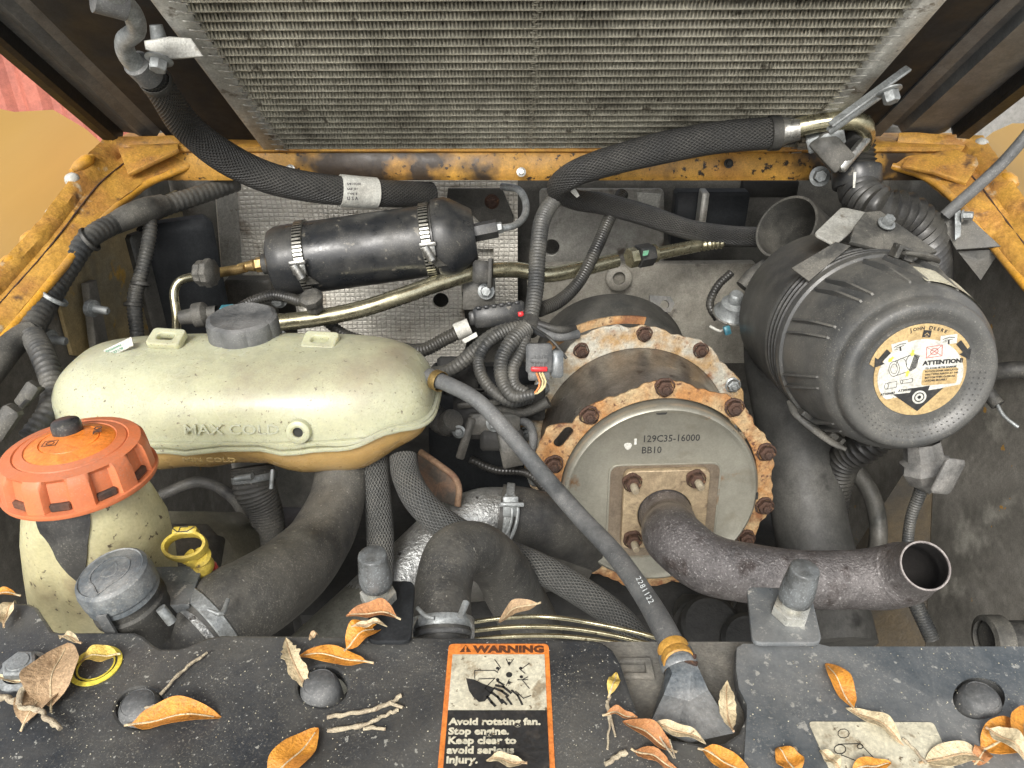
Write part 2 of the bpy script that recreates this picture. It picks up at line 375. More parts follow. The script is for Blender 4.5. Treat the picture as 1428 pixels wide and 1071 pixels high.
m_flange = mat('rusty_flange', (.42, .32, .18), (.36, .175, .06), 20, .36, .58, .7, .1, .3, 200, spots=((.20, .085, .035), 30, .52, .14), spots2=((.11, .05, .028), 130, .58, .1))
m_flange2 = mat('pale_rusty_flange', (.44, .42, .35), (.37, .24, .11), 22, .42, .60, .65, .2, .25, 200, spots=((.24, .11, .05), 36, .57, .14), spots2=((.12, .07, .045), 150, .62, .1))
m_stain = mat('stainless_face', (.34, .33, .275), (.26, .25, .205), 7, .4, .62, .38, .5, .05, 60, spots=((.19, .165, .115), 11, .55, .16), spots2=((.25, .15, .08), 24, .64, .08), rvar=.12, mott=.09)
m_can = mat('muffler_can_side', (.30, .28, .25), (.17, .15, .13), 11, .35, .65, .38, .8, .08, 80, spots=((.08, .06, .045), 26, .62, .1))
m_gold = mat('heat_tinted_plate', (.42, .33, .21), (.33, .25, .16), 20, .4, .65, .5, .4, .1, 150, spots=((.18, .13, .09), 60, .60, .1))
m_recess = mat('heat_brown_recess', (.15, .118, .085), (.22, .18, .13), 16, .42, .65, .5, .2, .1, 150)
m_pipe = mat('exhaust_pipe_steel', (.118, .110, .110), (.185, .172, .168), 9, .36, .62, .40, .45, .35, 420, spots=((.075, .062, .058), 40, .53, .14), spots2=((.34, .33, .32), 420, .60, .08), mott=.24)
m_soot_in = mat('pipe_inner_soot', (.02, .018, .017), None, rough=.9)
m_wht = mat('white_print', (.56, .56, .51), (.46, .45, .40), 30, .4, .65, .55, 0, .02, 100, spots=((.25, .22, .17), 110, .68, .05))
m_cream_lab = mat('cream_label', (.58, .55, .42), (.46, .42, .31), 25, .4, .65, .6, 0, .04, 120, spots=((.28, .23, .15), 50, .57, .08), spots2=((.14, .11, .07), 170, .62, .05))
m_orange_lab = mat('orange_label', (.68, .21, .04), (.55, .17, .05), 30, .45, .7, .5, 0, .04, 120, spots=((.28, .13, .06), 100, .65, .06))
m_tan_lab = mat('tan_label', (.46, .335, .16), (.38, .27, .13), 25, .4, .65, .45, 0, .02, 100)
m_ink = mat('black_ink', (.022, .022, .022), (.05, .045, .04), 90, .5, .7, .55, 0, .02, 100)
m_brownink = mat('brown_ink', (.10, .035, .015), None, rough=.55)
m_redink = mat('red_ink', (.45, .06, .05), None, rough=.5)
m_yelink = mat('yellow_ink', (.75, .62, .08), None, rough=.5)
m_grnink = mat('green_ink', (.06, .22, .12), None, rough=.5)
m_teal = mat('teal_plastic', (.05, .20, .25), (.03, .12, .16), 60, rough=.45)
m_wire_o = mat('orange_wire', (.65, .22, .06), None, rough=.5)
m_wire_y = mat('yellow_wire', (.6, .5, .25), None, rough=.5)
m_leafO = mat('leaf_orange', (.62, .27, .035), (.48, .19, .035), 50, .4, .68, .5, 0, .25, 260, spots=((.22, .08, .03), 120, .68, .06))
m_leafB = mat('leaf_brown', (.45, .20, .07), (.34, .15, .06), 50, .4, .68, .6, 0, .3, 260, spots=((.16, .07, .03), 140, .66, .06))
m_leafT = mat('leaf_tan', (.48, .33, .19), (.38, .26, .15), 50, .4, .68, .65, 0, .3, 260, spots=((.22, .14, .08), 140, .68, .06))
m_leafC = mat('leaf_cream', (.62, .52, .33), (.48, .38, .23), 50, .4, .68, .65, 0, .3, 260, spots=((.25, .17, .1), 160, .66, .06))
m_leafY = mat('leaf_yellow', (.64, .46, .10), (.52, .36, .10), 50, .4, .68, .6, 0, .3, 260, spots=((.25, .17, .1), 140, .70, .06))
m_twig = mat('twig_bark', (.50, .43, .30), (.33, .27, .19), 90, .4, .65, .8, 0, .5, 380, spots=((.18, .13, .09), 200, .64, .06))
m_ground = mat('concrete_ground', (.50, .48, .44), (.42, .40, .36), 2, .4, .65, .9, 0, .2, 20)
m_redwall = mat('red_painted_steel', (.40, .13, .09), (.32, .11, .085), 3, .4, .65, .6, 0, .05, 20)
# ============================================================ THE SETTING
b = B(); g = 40
b.grid([[Vector((-g, -g, 0)), Vector((g, -g, 0)), Vector((g, g, 0)), Vector((-g, g, 0))]], True, True)
struct(b.obj('ground', m_ground))

def curtain():
    b = B(); rows = []
    a = PY(-700, 90, 5.2).x; z0, z1 = 0.01, 2.6; top = []; 
    x = -5.2; pts = []
    while x < -1.9:
        for dx, dy in ((0, 0), (.05, .035), (.13, .035), (.18, 0)): pts.append((x+dx, 5.2-dy))
        x += .23
    b.grid([[Vector((p[0], p[1], z)) for p in pts] + [Vector((p[0], p[1]+.06, z)) for p in pts[::-1]] for z in (z0, z1)], True, True, True)
    tag(b.obj('corrugated_red_panel', m_redwall, ang=20), 'faded red corrugated metal wall far off beyond the left fender', 'wall')
curtain()
b = B(); b.box(Fr(Vector((4.6, 6.5, 0)), (0, 0, 1)), 4.2, .3, 3.2, .01)
tag(b.obj('pale_wall', mat('pale_wall_paint', (.22, .215, .20), (.18, .175, .16), 3, rough=.8), ang=30), 'pale grey wall far off beyond the right fender', 'wall')

# ---- bay walls
LW, RW, BW = -.655, .72, 1.46
b = B(); b.box(Fr(Vector(((LW+RW)/2, BW+.03, .55)), (0, 0, 1)), RW-LW+.1, .03, .90, .004)
struct(b.obj('bulkhead', m_darkgrey))
b = B(); b.box(Fr(Vector(((LW+RW)/2, .95, .50)), (0, 0, 1)), RW-LW+.1, 1.2, .02, 0)
struct(b.obj('bay_floor', m_dark))
# left side wall: brown yellow painted inner panel with its braces
lw = root('left_side_wall', 'grimy brown inner wall on the left behind the wiring loom', 'wall', (LW, .95, .9)); 
def wallpoly(x, pix, name, m, par, th=.004, sgn=1): return plateW(name, [PX(a, b_, x) for a, b_ in pix], (sgn, 0, 0), th, m, par, bev=.0008)
plateW('wall_panel', [Vector((LW, .1, .52)), Vector((LW, BW, .52)), Vector((LW, BW, 1.44)), Vector((LW, 1.2, 1.44)), Vector((LW, .857, 1.345)), Vector((LW, .1, 1.12))], (1, 0, 0), .004, m_sidewall, lw)
plateW('tan_panel', [PX(*q, LW+.006) for q in ((70, 395), (118, 345), (190, 290), (250, 262), (255, 300), (205, 470), (130, 500), (96, 495))], (1, 0, 0), .006, m_sideyel, lw, bev=.001)
plateW('wall_rib', [PX(*q, LW+.02) for q in ((112, 395), (124, 390), (150, 520), (128, 520))], (1, 0, 0), .012, m_sidewall, lw, bev=.002)
b = B(); b.box(Fr(P(262, 400, 1.28), (.5, -1, 0)), .11, .24, .04, .01); b.obj('dark_panel', m_hooddk, lw)
b = B(); b.box(Fr(P(228, 415, 1.26), (1, -.5, 0)), .09, .24, .02, .005); b.obj('corner_panel', m_darkgrey, lw)
rw = root('right_side_wall', 'dusty grey inner wall on the right behind the air cleaner', 'wall', (RW, .95, .9))
plateW('wall_panel', [Vector((RW, .1, .52)), Vector((RW, BW, .52)), Vector((RW, BW, 1.44)), Vector((RW, 1.2, 1.44)), Vector((RW, .90, 1.375)), Vector((RW, .1, 1.16))], (-1, 0, 0), .004, m_sidewall, rw)
plateW('corner_gusset', [P(1188, 775, 1.28), P(1288, 625, 1.3), P(1302, 632, 1.27), P(1292, 910, 1.18), P(1225, 910, 1.2)], P(1250, 700, .9)-P(1250, 700, 1.3), .01, mat('brown_gusset', (.055, .040, .020), (.035, .031, .024), 8, rough=.6), rw)
# bulkhead cladding
def wp(name, pix, y, m, par=None, th=.006, holes=(), bev=.001, rnd=0, label=None):
    return plateW(name, [PY(a, c, y) for a, c in pix], (0, -1, 0), th, m, par, [[PY(a, c, y) for a, c in h] for h in holes], bev, label, rnd)
def pcirc(cx, cy, r, n=20): return [(cx+math.cos(2*PI*i/n)*r, cy-math.sin(2*PI*i/n)*r) for i in range(n)]
t = root('upper_foil_panel', 'quilted silver foil insulation panel behind the black canister', 'insulation', PY(500, 330, 1.42))
wp('panel', [(300, 250), (722, 250), (722, 405), (330, 405), (312, 400)], 1.42, m_foil, t, .008)
wp('edge_strip', [(300, 250), (330, 250), (340, 403), (312, 403)], 1.411, m_alu, t, .002)
t = root('lower_foil_panel', 'lower silver foil insulation panel behind the olive metal tube', 'insulation', PY(530, 430, 1.39))
wp('panel', [(412, 385), (640, 372), (652, 470), (640, 520), (420, 520)], 1.39, m_foil, t, .01, [pcirc(615, 417, 11)], rnd=.01)
b = B(); b.box(Fr(PY(362, 450, 1.36), (0, -1, 0)), .085, .2, .03, .004)
for x in ():pass
t = root('dark_bracket_plate', 'dark bolted bracket plate behind the reservoir filler cap', 'bracket', PY(362, 440, 1.36)); b.obj('plate', m_darkgrey, t)
def bolt(fr, r, h, m, parent, washer=True, name='bolt', stud=0, wm=None):
    b = B()
    if washer: b.lathe([(0, 0), (r*1.5, 0), (r*1.5, r*.18), (r*1.0, r*.3)], fr, 20)
    b.hexp(fr.mv(0, 0, r*.2 if washer else 0).rot(random.random()), r, h)
    if stud: b.lathe([(r*.45, h), (r*.45, h+stud*.9), (r*.35, h+stud), (0, h+stud)], fr, 12)
    return b.obj(name, m, parent)
for c in ((388, 418), (390, 470)): bolt(Fr(PY(c[0], c[1], 1.335), (0, -1, 0)), .011, .01, m_boltgrey, t)
t = root('foil_edge_strip', 'bright crumpled foil strip beside the right end of the black canister', 'insulation', PY(705, 350, 1.40))
wp('panel', [(640, 262), (722, 262), (722, 440), (690, 440), (688, 345), (652, 345)], 1.395, m_foil, t, .008)
wp('mounting_bracket', [(625, 262), (700, 262), (716, 300), (716, 312), (672, 312), (650, 290), (622, 285)], 1.382, m_darkgrey, t, .004)
bolt(Fr(PY(686, 281, 1.376), (0, -1, 0)), .009, .007, m_rust, t)
t = root('engine_cover_plate', 'plain dull metal engine cover plate crossed by conduits', 'cover plate', PY(840, 340, 1.41))
wp('plate', [(752, 262), (925, 262), (925, 470), (752, 470)], 1.41, m_wall, t, .008, [pcirc(769, 343, 11)], rnd=.01)
wp('cream_casting', [(735, 365), (1052, 362), (1060, 500), (735, 500)], 1.385, m_wallcream, t, .02, rnd=.01)
wp('bright_patch', [(888, 268), (922, 270), (918, 296), (890, 286)], 1.398, m_alu, t, .002)
b = B(); b.lathe([(.012, 0), (.024, 0), (.024, .012), (.020, .015), (.012, .015), (.012, 0)], Fr(PY(862, 387, 1.362), (0, -1, .3)), 28); b.obj('lifting_eye', m_wallcream, t)
b = B(); b.box(Fr(PY(985, 300, 1.36), (0, -1, 0)), .13, .10, .03, .004); b.obj('dark_cover', m_hooddk, t)
b = B(); b.box(Fr(PY(976, 292, 1.32), (0, -1, 0)), .012, .075, .03, .002); b.obj('divider', m_wall, t)
b = B(); b.box(Fr(PY(1070, 260, 1.40), (0, -1, 0)), .10, .03, .02, .002); b.obj('grille_bar', m_dark, t)
# dark engine mass below, shade of the gaps put into its colour
t = root('engine_block', 'dark engine block deep in the bay below the muffler', 'engine', P(720, 700, 1.25))
b = B(); b.box(Fr(P(720, 760, 1.30), (0, 0, 1)), .62, .5, .12, .02); b.obj('block', m_dark, t)
b = B(); b.box(Fr(P(690, 590, 1.22), (0, -1, .3)), .20, .20, .05, .01); b.obj('intake_housing', m_hooddk, t)
for (x, y, d, sx, sy) in ((658, 580, 1.10, .05, .06), (700, 610, 1.09, .06, .03), (640, 520, 1.16, .06, .05), (735, 560, 1.12, .05, .05), (668, 545, 1.08, .10, .008)):
    b = B(); b.box(Fr(P(x, y, d), (0, -1, .5)), sx, sy, .03, .004); b.obj('engine_box', m_dark, t)
b = B(); b.box(Fr(P(1030, 900, .98), (0, -.3, 1)), .16, .1, .05, .01); b.obj('alternator_housing', m_dark, t)
b = B(); b.tube([P(800, 775, 1.05), P(700, 790, .98), P(560, 800, .98)], .04, 24); b.obj('lower_pipe', m_darkgrey, t)
for (x, y, d) in ((985, 880, .92), (1040, 905, .9)):
    b = B(); b.lathe([(0, .03), (.03, .03), (.035, .026), (.035, 0), (.04, 0), (.04, -.02)], Fr(P(x, y, d), (0, -.5, 1)), 32); b.obj('pulley', m_dark, t)
b = B(); b.tube([P(935, 880, .93), P(985, 872, .92), P(1020, 850, .93), P(1025, 820, .95)], .003, 10); b.obj('thin_cable', m_black, t)

# ============================================================ CROSSBAR AND FENDERS
t = root('yellow_crossbar', 'sooty yellow painted steel crossbar under the condenser', 'beam', P(760, 235, 1.2))
b = B(); A, C_ = P(150, 232, 1.2), P(1362, 232, 1.2); cx = (A+C_)/2; L = (C_-A).length
b.box(Fr(cx+Vector((0, .02, 0)), (0, -1, .25), (0, 0, 1)).mv(0, 0, -.02), L, .052, .04, .006); b.obj('beam', m_bar, t)
b = B(); b.box(Fr(cx+Vector((0, .045, .020)), (0, 0, 1)), L, .09, .012, .003); b.obj('top_flange', m_yellow_rust, t)
for x, y in ((405, 236), (727, 240), (1016, 228)):
    bolt(Fr(P(x, y, 1.188), (0, -1, .4)), .0048, .004, m_steel if x != 1016 else m_dark, t, True, 'screw')
# side flanges with gussets
def flange(side):
    L_ = side < 0
    t = root('fender_rail', 'rusty yellow rail with weld beads along the left fender edge' if L_ else 'rusty yellow rail with peeling edge along the right fender', 'rail', P(100, 330, 1.05) if L_ else P(1370, 300, 1.1))
    if L_: inn = [P(262, 226, 1.2), P(205, 250, 1.17), P(150, 292, 1.10), P(80, 374, 1.0), P(0, 466, .92), P(-90, 566, .83)]; out = [P(250, 200, 1.21), P(150, 203, 1.2), P(128, 226, 1.14), P(62, 318, 1.035), P(0, 388, .965), P(-90, 480, .88)]
    else: inn = [P(1245, 226, 1.2), P(1290, 240, 1.18), P(1335, 275, 1.13), P(1385, 335, 1.08), P(1440, 402, 1.0), P(1500, 470, .93)]; out = [P(1250, 196, 1.21), P(1366, 200, 1.2), P(1392, 240, 1.14), P(1420, 285, 1.09), P(1470, 350, 1.02), P(1530, 410, .96)]
    b = B(); up = Vector((0, -.25, 1)); rings = []
    for i in range(len(inn)):
        a, c = inn[i], out[i]; n = up*.012
        rings.append([a-n, a, a.lerp(c, .3)+n*.3, a.lerp(c, .62)+n*.2, a.lerp(c, .68)+n*1.0, c+n*1.1, c-n*.5])
    sm = []
    for i in range(len(rings)-1):
        for k in range(8): sm.append([rings[i][j].lerp(rings[i+1][j], k/8)+Vector((0, 0, random.uniform(-.0008, .0008))) for j in range(7)])
    sm.append(rings[-1]); b.grid(sm, True, True, True); b.obj('rail', m_yellow_rust, t, ang=50)
    # edge lip hanging under the inner side
    b = B(); b.tube([p-Vector((0, 0, .006)) for p in inn], .006, 10, .02); b.obj('rail_lip', m_yellow, t)
    b = B(); b.tube([a.lerp(c, .48)+Vector((0, 0, .0035)) for a, c in zip(inn[1:], out[1:])], .0011, 8, .004, wob=.2); b.obj('sealant_crack', m_rust, t)
    # gusset piece
    if L_: gp = [P(168, 212, 1.19), P(250, 204, 1.185), P(252, 214, 1.18), P(215, 232, 1.165), P(180, 246, 1.15)]
    else: gp = [P(1256, 234, 1.175), P(1262, 226, 1.185), P(1330, 212, 1.18), P(1368, 226, 1.16), P(1345, 262, 1.14), P(1300, 244, 1.16)]
    plateW('gusset', gp, (0, -.5, 1), .007, m_yellow_rust, t, bev=.002)
    for (x, y, d, l) in (((118, 240, 1.12, .045), (104, 262, 1.10, .02), (78, 310, 1.06, .02), (45, 345, 1.02, .03), (12, 382, .98, .04)) if L_ else ((1365, 212, 1.19, .02), (1404, 262, 1.12, .03), (1400, 272, 1.12, .012))):
        b = B(); c = P(x, y, d)+Vector((0, 0, .012)); dr = Vector(((-1 if L_ else 1)*.35, -1, -.28)).normalized()
        b.tube([c-dr*l/2, c-dr*l*.2, c+dr*l*.2, c+dr*l/2], [.004, .0085, .0085, .004], 12, .004, wob=.08); b.obj('weld_bead', m_yellow if l > .025 else m_wht, t)
flange(-1); flange(1)
def fender(side):
    if side < 0: rows = [[P(-160, 120, 1.7), P(20, 156, 1.6), P(74, 153, 1.55), P(120, 180, 1.36), P(150, 207, 1.21)], [P(-200, 250, 1.45), P(-60, 240, 1.4), P(30, 235, 1.35), P(90, 225, 1.25), P(132, 232, 1.14)], [P(-260, 400, 1.2), P(-120, 390, 1.16), P(-60, 370, 1.12), P(0, 345, 1.06), P(62, 322, 1.035)], [P(-300, 560, 1.0), P(-200, 540, .98), P(-120, 520, .95), P(-60, 470, .93), P(0, 392, .965)]]
    else: rows = [[P(1362, 202, 1.21), P(1385, 184, 1.36), P(1412, 172, 1.45), P(1450, 172, 1.5), P(1560, 160, 1.6)], [P(1390, 240, 1.14), P(1410, 232, 1.22), P(1440, 230, 1.28), P(1480, 235, 1.32), P(1600, 240, 1.4)], [P(1422, 288, 1.09), P(1445, 285, 1.12), P(1480, 290, 1.15), P(1520, 300, 1.18), P(1650, 330, 1.2)], [P(1470, 352, 1.02), P(1490, 352, 1.04), P(1530, 360, 1.06), P(1580, 380, 1.08), P(1700, 420, 1.1)]]
    b = B(); f = []
    m = len(rows[0])
    dn = Vector((0, 0, -.01))
    top = rows; R = [[p+dn for p in r] for r in rows]
    b.grid(top, False); b.grid(R[::-1], False)
    o = b.obj('fender', m_yellow_clean, ang=60)
    tag(o, 'smooth yellow body panel left of the engine bay' if side < 0 else 'smooth yellow body panel right of the gas strut', 'fender')
fender(-1); fender(1)

# ============================================================ RAISED HOOD (inside) AND CONDENSER
O = P(752, 212, 1.2); Stop = P(765, 0, .826); S = (Stop-O).normalized(); VL = (Stop-O).length
def sweep(pix, m, name, par, l0=0, l1=.95, th=.003):
    pts = [P(*p) for p in pix]; b = B()
    ext = []
    for i in range(len(pts)-1):
        for k in range(4): ext.append(pts[i].lerp(pts[i+1], k/4))
    ext.append(pts[-1]); n = Vector((0, .5, .85))*th
    loop = ext+[p+n for p in ext[::-1]]
    b.grid([[p+S*(l0+(l1-l0)*k/8) for p in loop] for k in range(9)], True, True, True); return b.obj(name, m, par, ang=25)
t = root('left_hood_side', 'grimy inner side of the raised hood at upper left', 'hood', P(200, 195, 1.22))
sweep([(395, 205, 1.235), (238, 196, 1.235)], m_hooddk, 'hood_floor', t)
sweep([(246, 190, 1.235), (234, 180, 1.215), (226, 178, 1.21), (218, 192, 1.23)], m_hood, 'hood_fold', t)
sweep([(218, 192, 1.232), (205, 196, 1.225), (188, 186, 1.215), (172, 184, 1.21)], m_hood, 'hood_channel', t)
sweep([(172, 186, 1.208), (170, 199, 1.204), (162, 201, 1.2)], m_seal, 'inner_seal', t)
sweep([(162, 201, 1.203), (152, 202, 1.2), (146, 196, 1.2), (146, 186, 1.21)], m_seal, 'rubber_seal', t, th=.008)
t = root('right_hood_side', 'grimy inner side of the raised hood at upper right', 'hood', P(1300, 185, 1.22))
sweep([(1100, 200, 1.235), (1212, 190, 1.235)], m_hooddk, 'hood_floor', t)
sweep([(1206, 192, 1.232), (1228, 190, 1.222), (1240, 172, 1.222), (1252, 176, 1.222), (1258, 186, 1.215)], m_hood, 'hood_fold', t)
sweep([(1258, 186, 1.215), (1275, 188, 1.22), (1300, 190, 1.225), (1318, 184, 1.22), (1326, 178, 1.21)], m_hood, 'hood_channel', t)
sweep([(1326, 180, 1.212), (1330, 196, 1.2), (1346, 198, 1.2), (1354, 186, 1.2), (1356, 176, 1.21)], m_seal, 'rubber_seal', t, th=.008)

nrm = S.cross(CR).normalized()
if nrm.z > 0: nrm = -nrm
FC = Fr(O, nrm, S)                      # x across, y up the slope, z out of the face
if FC.x.x < 0: FC.x = -FC.x
half = 352/F*1.2; YT = VL+.05
t = root('condenser', 'large finned aluminium condenser mounted under the raised hood', 'condenser', O)
def onC(x, y, z=0): return FC.o+FC.x*x+FC.y*y+FC.z*z
b = B(); b.v = []; 
fr0 = Fr.__new__(Fr); fr0.o, fr0.x, fr0.y, fr0.z = FC.o, FC.x, FC.y, FC.z
b.box(fr0.mv(0, YT/2, -.024), 2*half, YT, .004); b.obj('backing_sheet', m_dark, t)
pitch = .0172; NR = int(YT/pitch)
# one flat tube and one fin row, copied with shared mesh data
b = B(); b.box(fr0.mv(0, 0, -.017), 2*half+.004, .0021, .0185, .0006)
tube0 = b.obj('flat_tube', m_tubefin, t)
b = B(); x = -half; pf = .0088; rr = random.Random(3); k = 0; L1 = []; 
xs = []
while x < half: xs.append(x); x += pf/2
for side in (0,):
    ring = []
    for i, x in enumerate(xs):
        y = .0012 if i % 2 else pitch-.0012
        ring.append((x+rr.uniform(-.0003, .0003), y))
    for z0, z1, dy in ((-.016, -.001, 0),):
        A_ = [onC(x, y, z0) for x, y in ring]; B_ = [onC(x, y, z1+rr.uniform(-.0015, .001)) for x, y in ring]
        b.grid([A_, B_], False)
    # louvre slats: short proud teeth that catch the light on every fin
    for i in range(0, len(xs)-1):
        x0, y0 = ring[i]; x1, y1 = ring[i+1]
        xm = (x0+x1)/2; j_ = rr.uniform(-.0004, .0004); z_ = rr.uniform(-.0008, .0008)
        b.grid([[onC(xm-.0010+j_, .0006, .0014), onC(xm+.0010+j_, .0006, .0010)], [onC(xm-.0010+j_, .0030, .0002+z_), onC(xm+.0010+j_, .0030, -.0006+z_)], [onC(xm-.0009-j_, .0088, -.0035+z_), onC(xm+.0009-j_, .0088, -.0048+z_)], [onC(xm-.0006-j_, pitch-.0018, -.0015), onC(xm+.0006-j_, pitch-.0018, -.0025)]], False)
fin0 = b.obj('fin_row', m_tubefin, t, ang=180)
for i in range(NR):
    if i:
        for src in (tube0, fin0):
            o = src.copy(); COL.objects.link(o); o.parent = t; o.location = src.location + FC.y*(pitch*i) + (FC.x*random.uniform(-.0022, .0022) if src is fin0 else FC.x*0)
# centre seam of bent fins
b = B()
for i in range(NR):
    for k in range(3):
        f = fr0.mv(-.012+random.uniform(-.004, .004), pitch*(i+.2+.3*k), .0).rot(random.uniform(-.6, .6)); b.box(f, .006, .0012, .0012)
b.obj('bent_fins', m_tubefin, t)
for s in (-1, 1):
    W = .034
    b = B(); b.box(fr0.mv(s*(half+W/2+.001), YT/2-.006, -.024), W, YT+.03, .026, .004)
    b.obj('header_tank', m_alu, t)
    b = B()
    for i in range(NR):
        y = pitch*i; x = s*(half-.004)
        a, c, d_ = onC(x-s*.004, y-.0005, .003), onC(x-s*.002, y+.0055, .0045), onC(x+s*.015, y+.0085, .005)
        b.sheet([a, c, d_], .0014, FC.z)
    b.obj('tube_ends', m_steel, t, ang=20)
plate2('bottom_foot', fr0.mv(-half-.010, -.014, -.01), roundpoly(rect(.052, .022), .01), .012, m_alu, t, bev=.002)
plate2('bottom_foot', fr0.mv(half-.01, -.008, -.01), roundpoly(rect(.07, .03), .012), .012, m_alu, t, bev=.002)
b = B(); b.box(fr0.mv(0, -.007, -.02), 2*half, .008, .012, .001); b.obj('bottom_rail', m_bar, t)
# mounting bracket, left with bolt; metal elbow
hp = [O+FC.x*s_*(half+.06)+FC.y*l_-FC.z*.095 for s_, l_ in ((-1, -.03), (1, -.03), (1, .95), (-1, .95))]
plateW('hood_skin', hp, -FC.z, .004, m_yellow_clean, None); tag(bpy.data.objects['hood_skin'], 'outer skin of the raised hood above the condenser', 'hood')
hf = [O+FC.x*s_*(half+.06)+FC.y*l_-FC.z*.026 for s_, l_ in ((-1, YT+.004), (1, YT+.004), (1, .95), (-1, .95))]
t = root('left_condenser_bracket', 'pale metal bracket bolted to the upper left edge of the condenser', 'bracket', P(240, 70, 1.0))
fb = Fr(P(238, 72, .985), (0, -1, -.15))
plateW('plate', [P(203, 58, .88), P(238, 52, .88), P(268, 54, .88), P(286, 80, .885), P(240, 84, .885), P(204, 70, .88)], -CF-CU*.3, .005, m_alu, t, bev=.0015)
bolt(Fr(P(222, 82, .865), (-.1, -.6, -.8)), .0100, .012, m_boltgrey, t)
b = B(); b.lathe([(0, .016), (.007, .016), (.009, 0)], Fr(P(222, 56, .885), (0, 0, 1)), 14); b.obj('bolt_tip', m_boltgrey, t)

def hose(name, pts, m, parent=None, **k):
    """pts in photograph pixels, depth in metres, radius in pixels"""
    b = B(); b.tube([P(x, y, d) for x, y, d, r in pts], [r*d/F for x, y, d, r in pts], **k); return b.obj(name, m, parent)
def clampband(c, axis, r, w_, m, parent, up=None, name='clamp_band', screw=None, sm=None):
    fr = Fr(c, axis, up); b = B(); b.lathe([(r*.99, -w_/2), (r*1.03, -w_/2), (r*1.05, -w_/2+.0008), (r*1.05, w_/2-.0008), (r*1.03, w_/2), (r*.99, w_/2)], fr, 64)
    o = b.obj(name, m, parent)
    if screw is not None:
        a = screw; n = fr.x*math.cos(a)+fr.y*math.sin(a)
        f2 = Fr(c+n*r*1.04, n, fr.z); b = B(); b.box(f2, w_*1.5, w_*1.25, w_*.6, .0015)
        b.lathe([(w_*.42, 0), (w_*.42, w_*1.6), (w_*.3, w_*1.75), (0, w_*1.75)], Fr(f2.p(-w_*.8, 0, w_*.55), f2.x), 16)
        b.obj('clamp_screw', sm or m_steel, parent)
    return o

t = root('left_condenser_line', 'bent grey metal pipe leading into the braided hose at upper left', 'pipe', P(190, 60, 1.0))
hose('pipe', [(140, -30, .74, 15), (170, 2, .78, 15), (186, 22, .80, 14), (190, 42, .82, 13), (174, 58, .84, 13), (178, 78, .86, 13), (200, 98, .89, 15), (216, 116, .92, 15)], m_boltgrey, t)
hose('ferrule', [(190, 88, .873, 19), (210, 107, .90, 19)], m_rubber_grey, t, step=.003)
hose('upper_ferrule', [(130, -6, .765, 22), (176, 6, .785, 22)], m_rubber_grey, t, step=.003)
o = hose('braided_hose', [(212, 106, .905, 19), (228, 130, .945, 21), (262, 178, 1.03, 22), (312, 218, 1.08, 23), (372, 247, 1.11, 22), (440, 262, 1.13, 21), (520, 269, 1.17, 19), (600, 272, 1.24, 18)], m_braid)
tag(o, 'thick braided black hose curving from the upper left bracket across the crossbar', 'hose')
b = B(); clampband(P(217, 113, .915), P(228, 130, .945)-P(208, 102, .90), 21/F*.915, .012, m_rubber_dk, t, name='crimp_ring')
o = hose('hose_label', [(474, 265.6, 1.146, 22.4), (499, 267.8, 1.158, 22), (524, 269.5, 1.172, 21.6)], m_wht); tag(o, 'white printed sleeve label around the braided hose below the crossbar', 'label')
fl = Fr(P(500, 268, 1.133), (0, -1, .1))
text('U S A', Fr(P(484, 279, 1.128), -CF+CU*-.3), .005, m_ink, o, .0002)
for i_ in range(3): text(('5/8 HOSE', 'SAE J51', 'TYPE E')[i_], Fr(P(484, 258+7*i_, 1.118), -CF+CU*.2), .0036, m_ink, o, .0001)
# right hose with fitting
t = root('right_condenser_hose', 'braided hose doubling back from the metal elbow on the right', 'hose', P(900, 250, 1.15))
hose('upper_run', [(1108, 183, 1.10, 17), (1070, 186, 1.10, 22), (1000, 192, 1.10, 22), (920, 207, 1.11, 22), (850, 225, 1.12, 20), (800, 243, 1.13, 18), (778, 262, 1.16, 16), (800, 278, 1.2, 14), (840, 284, 1.24, 15), (900, 300, 1.27, 15), (960, 320, 1.29, 14), (1010, 328, 1.31, 14), (1060, 331, 1.32, 14)], m_braid, t)
hose('ferrule', [(1072, 186, 1.097, 24), (1086, 185, 1.097, 24)], m_rubber_dk, t, step=.003)
hose('crimp', [(1086, 184, 1.095, 21), (1100, 182, 1.09, 17), (1116, 180, 1.085, 15)], m_steel, t, step=.003)
hose('metal_elbow', [(1100, 180, 1.09, 14), (1140, 172, 1.08, 13), (1180, 168, 1.07, 13), (1202, 172, 1.07, 13), (1208, 188, 1.09, 12), (1200, 208, 1.12, 12)], m_zinc, t)
b = B(); b.box(Fr(P(1158, 212, 1.10), (-.3, -1, .4)).rot(-.72), .055, .034, .02, .002); b.obj('clamp_block', m_darkgrey, t)
b = B(); b.box(Fr(P(1150, 190, 1.10), (-.2, -1, -.2)).rot(.4), .05, .022, .02, .002); b.obj('clamp_plate', m_boltgrey, t)
b = B(); b.box(Fr(P(1186, 214, 1.09), (.4, -1, .2)).rot(.75), .06, .012, .012, .002); b.obj('clamp_arm', m_steel, t)
b = B(); b.hexp(Fr(P(1192, 190, 1.10), (0, -.7, -.5)), .020, .016); b.obj('hex_nut', m_dark, t)
b = B(); b.box(Fr(P(1195, 150, 1.00), (.3, -1, -.3)).rot(.70), .09, .010, .010, .002); b.obj('condenser_strut', m_boltgrey, t)
b = B(); b.box(Fr(P(1208, 132, .985), (.3, -1, -.3)).rot(.70), .11, .004, .012, .001); b.obj('condenser_strut', m_boltgrey, t)
bolt(Fr(P(1240, 126, .96), (.2, -.6, -.8)), .010, .014, m_boltgrey, t)
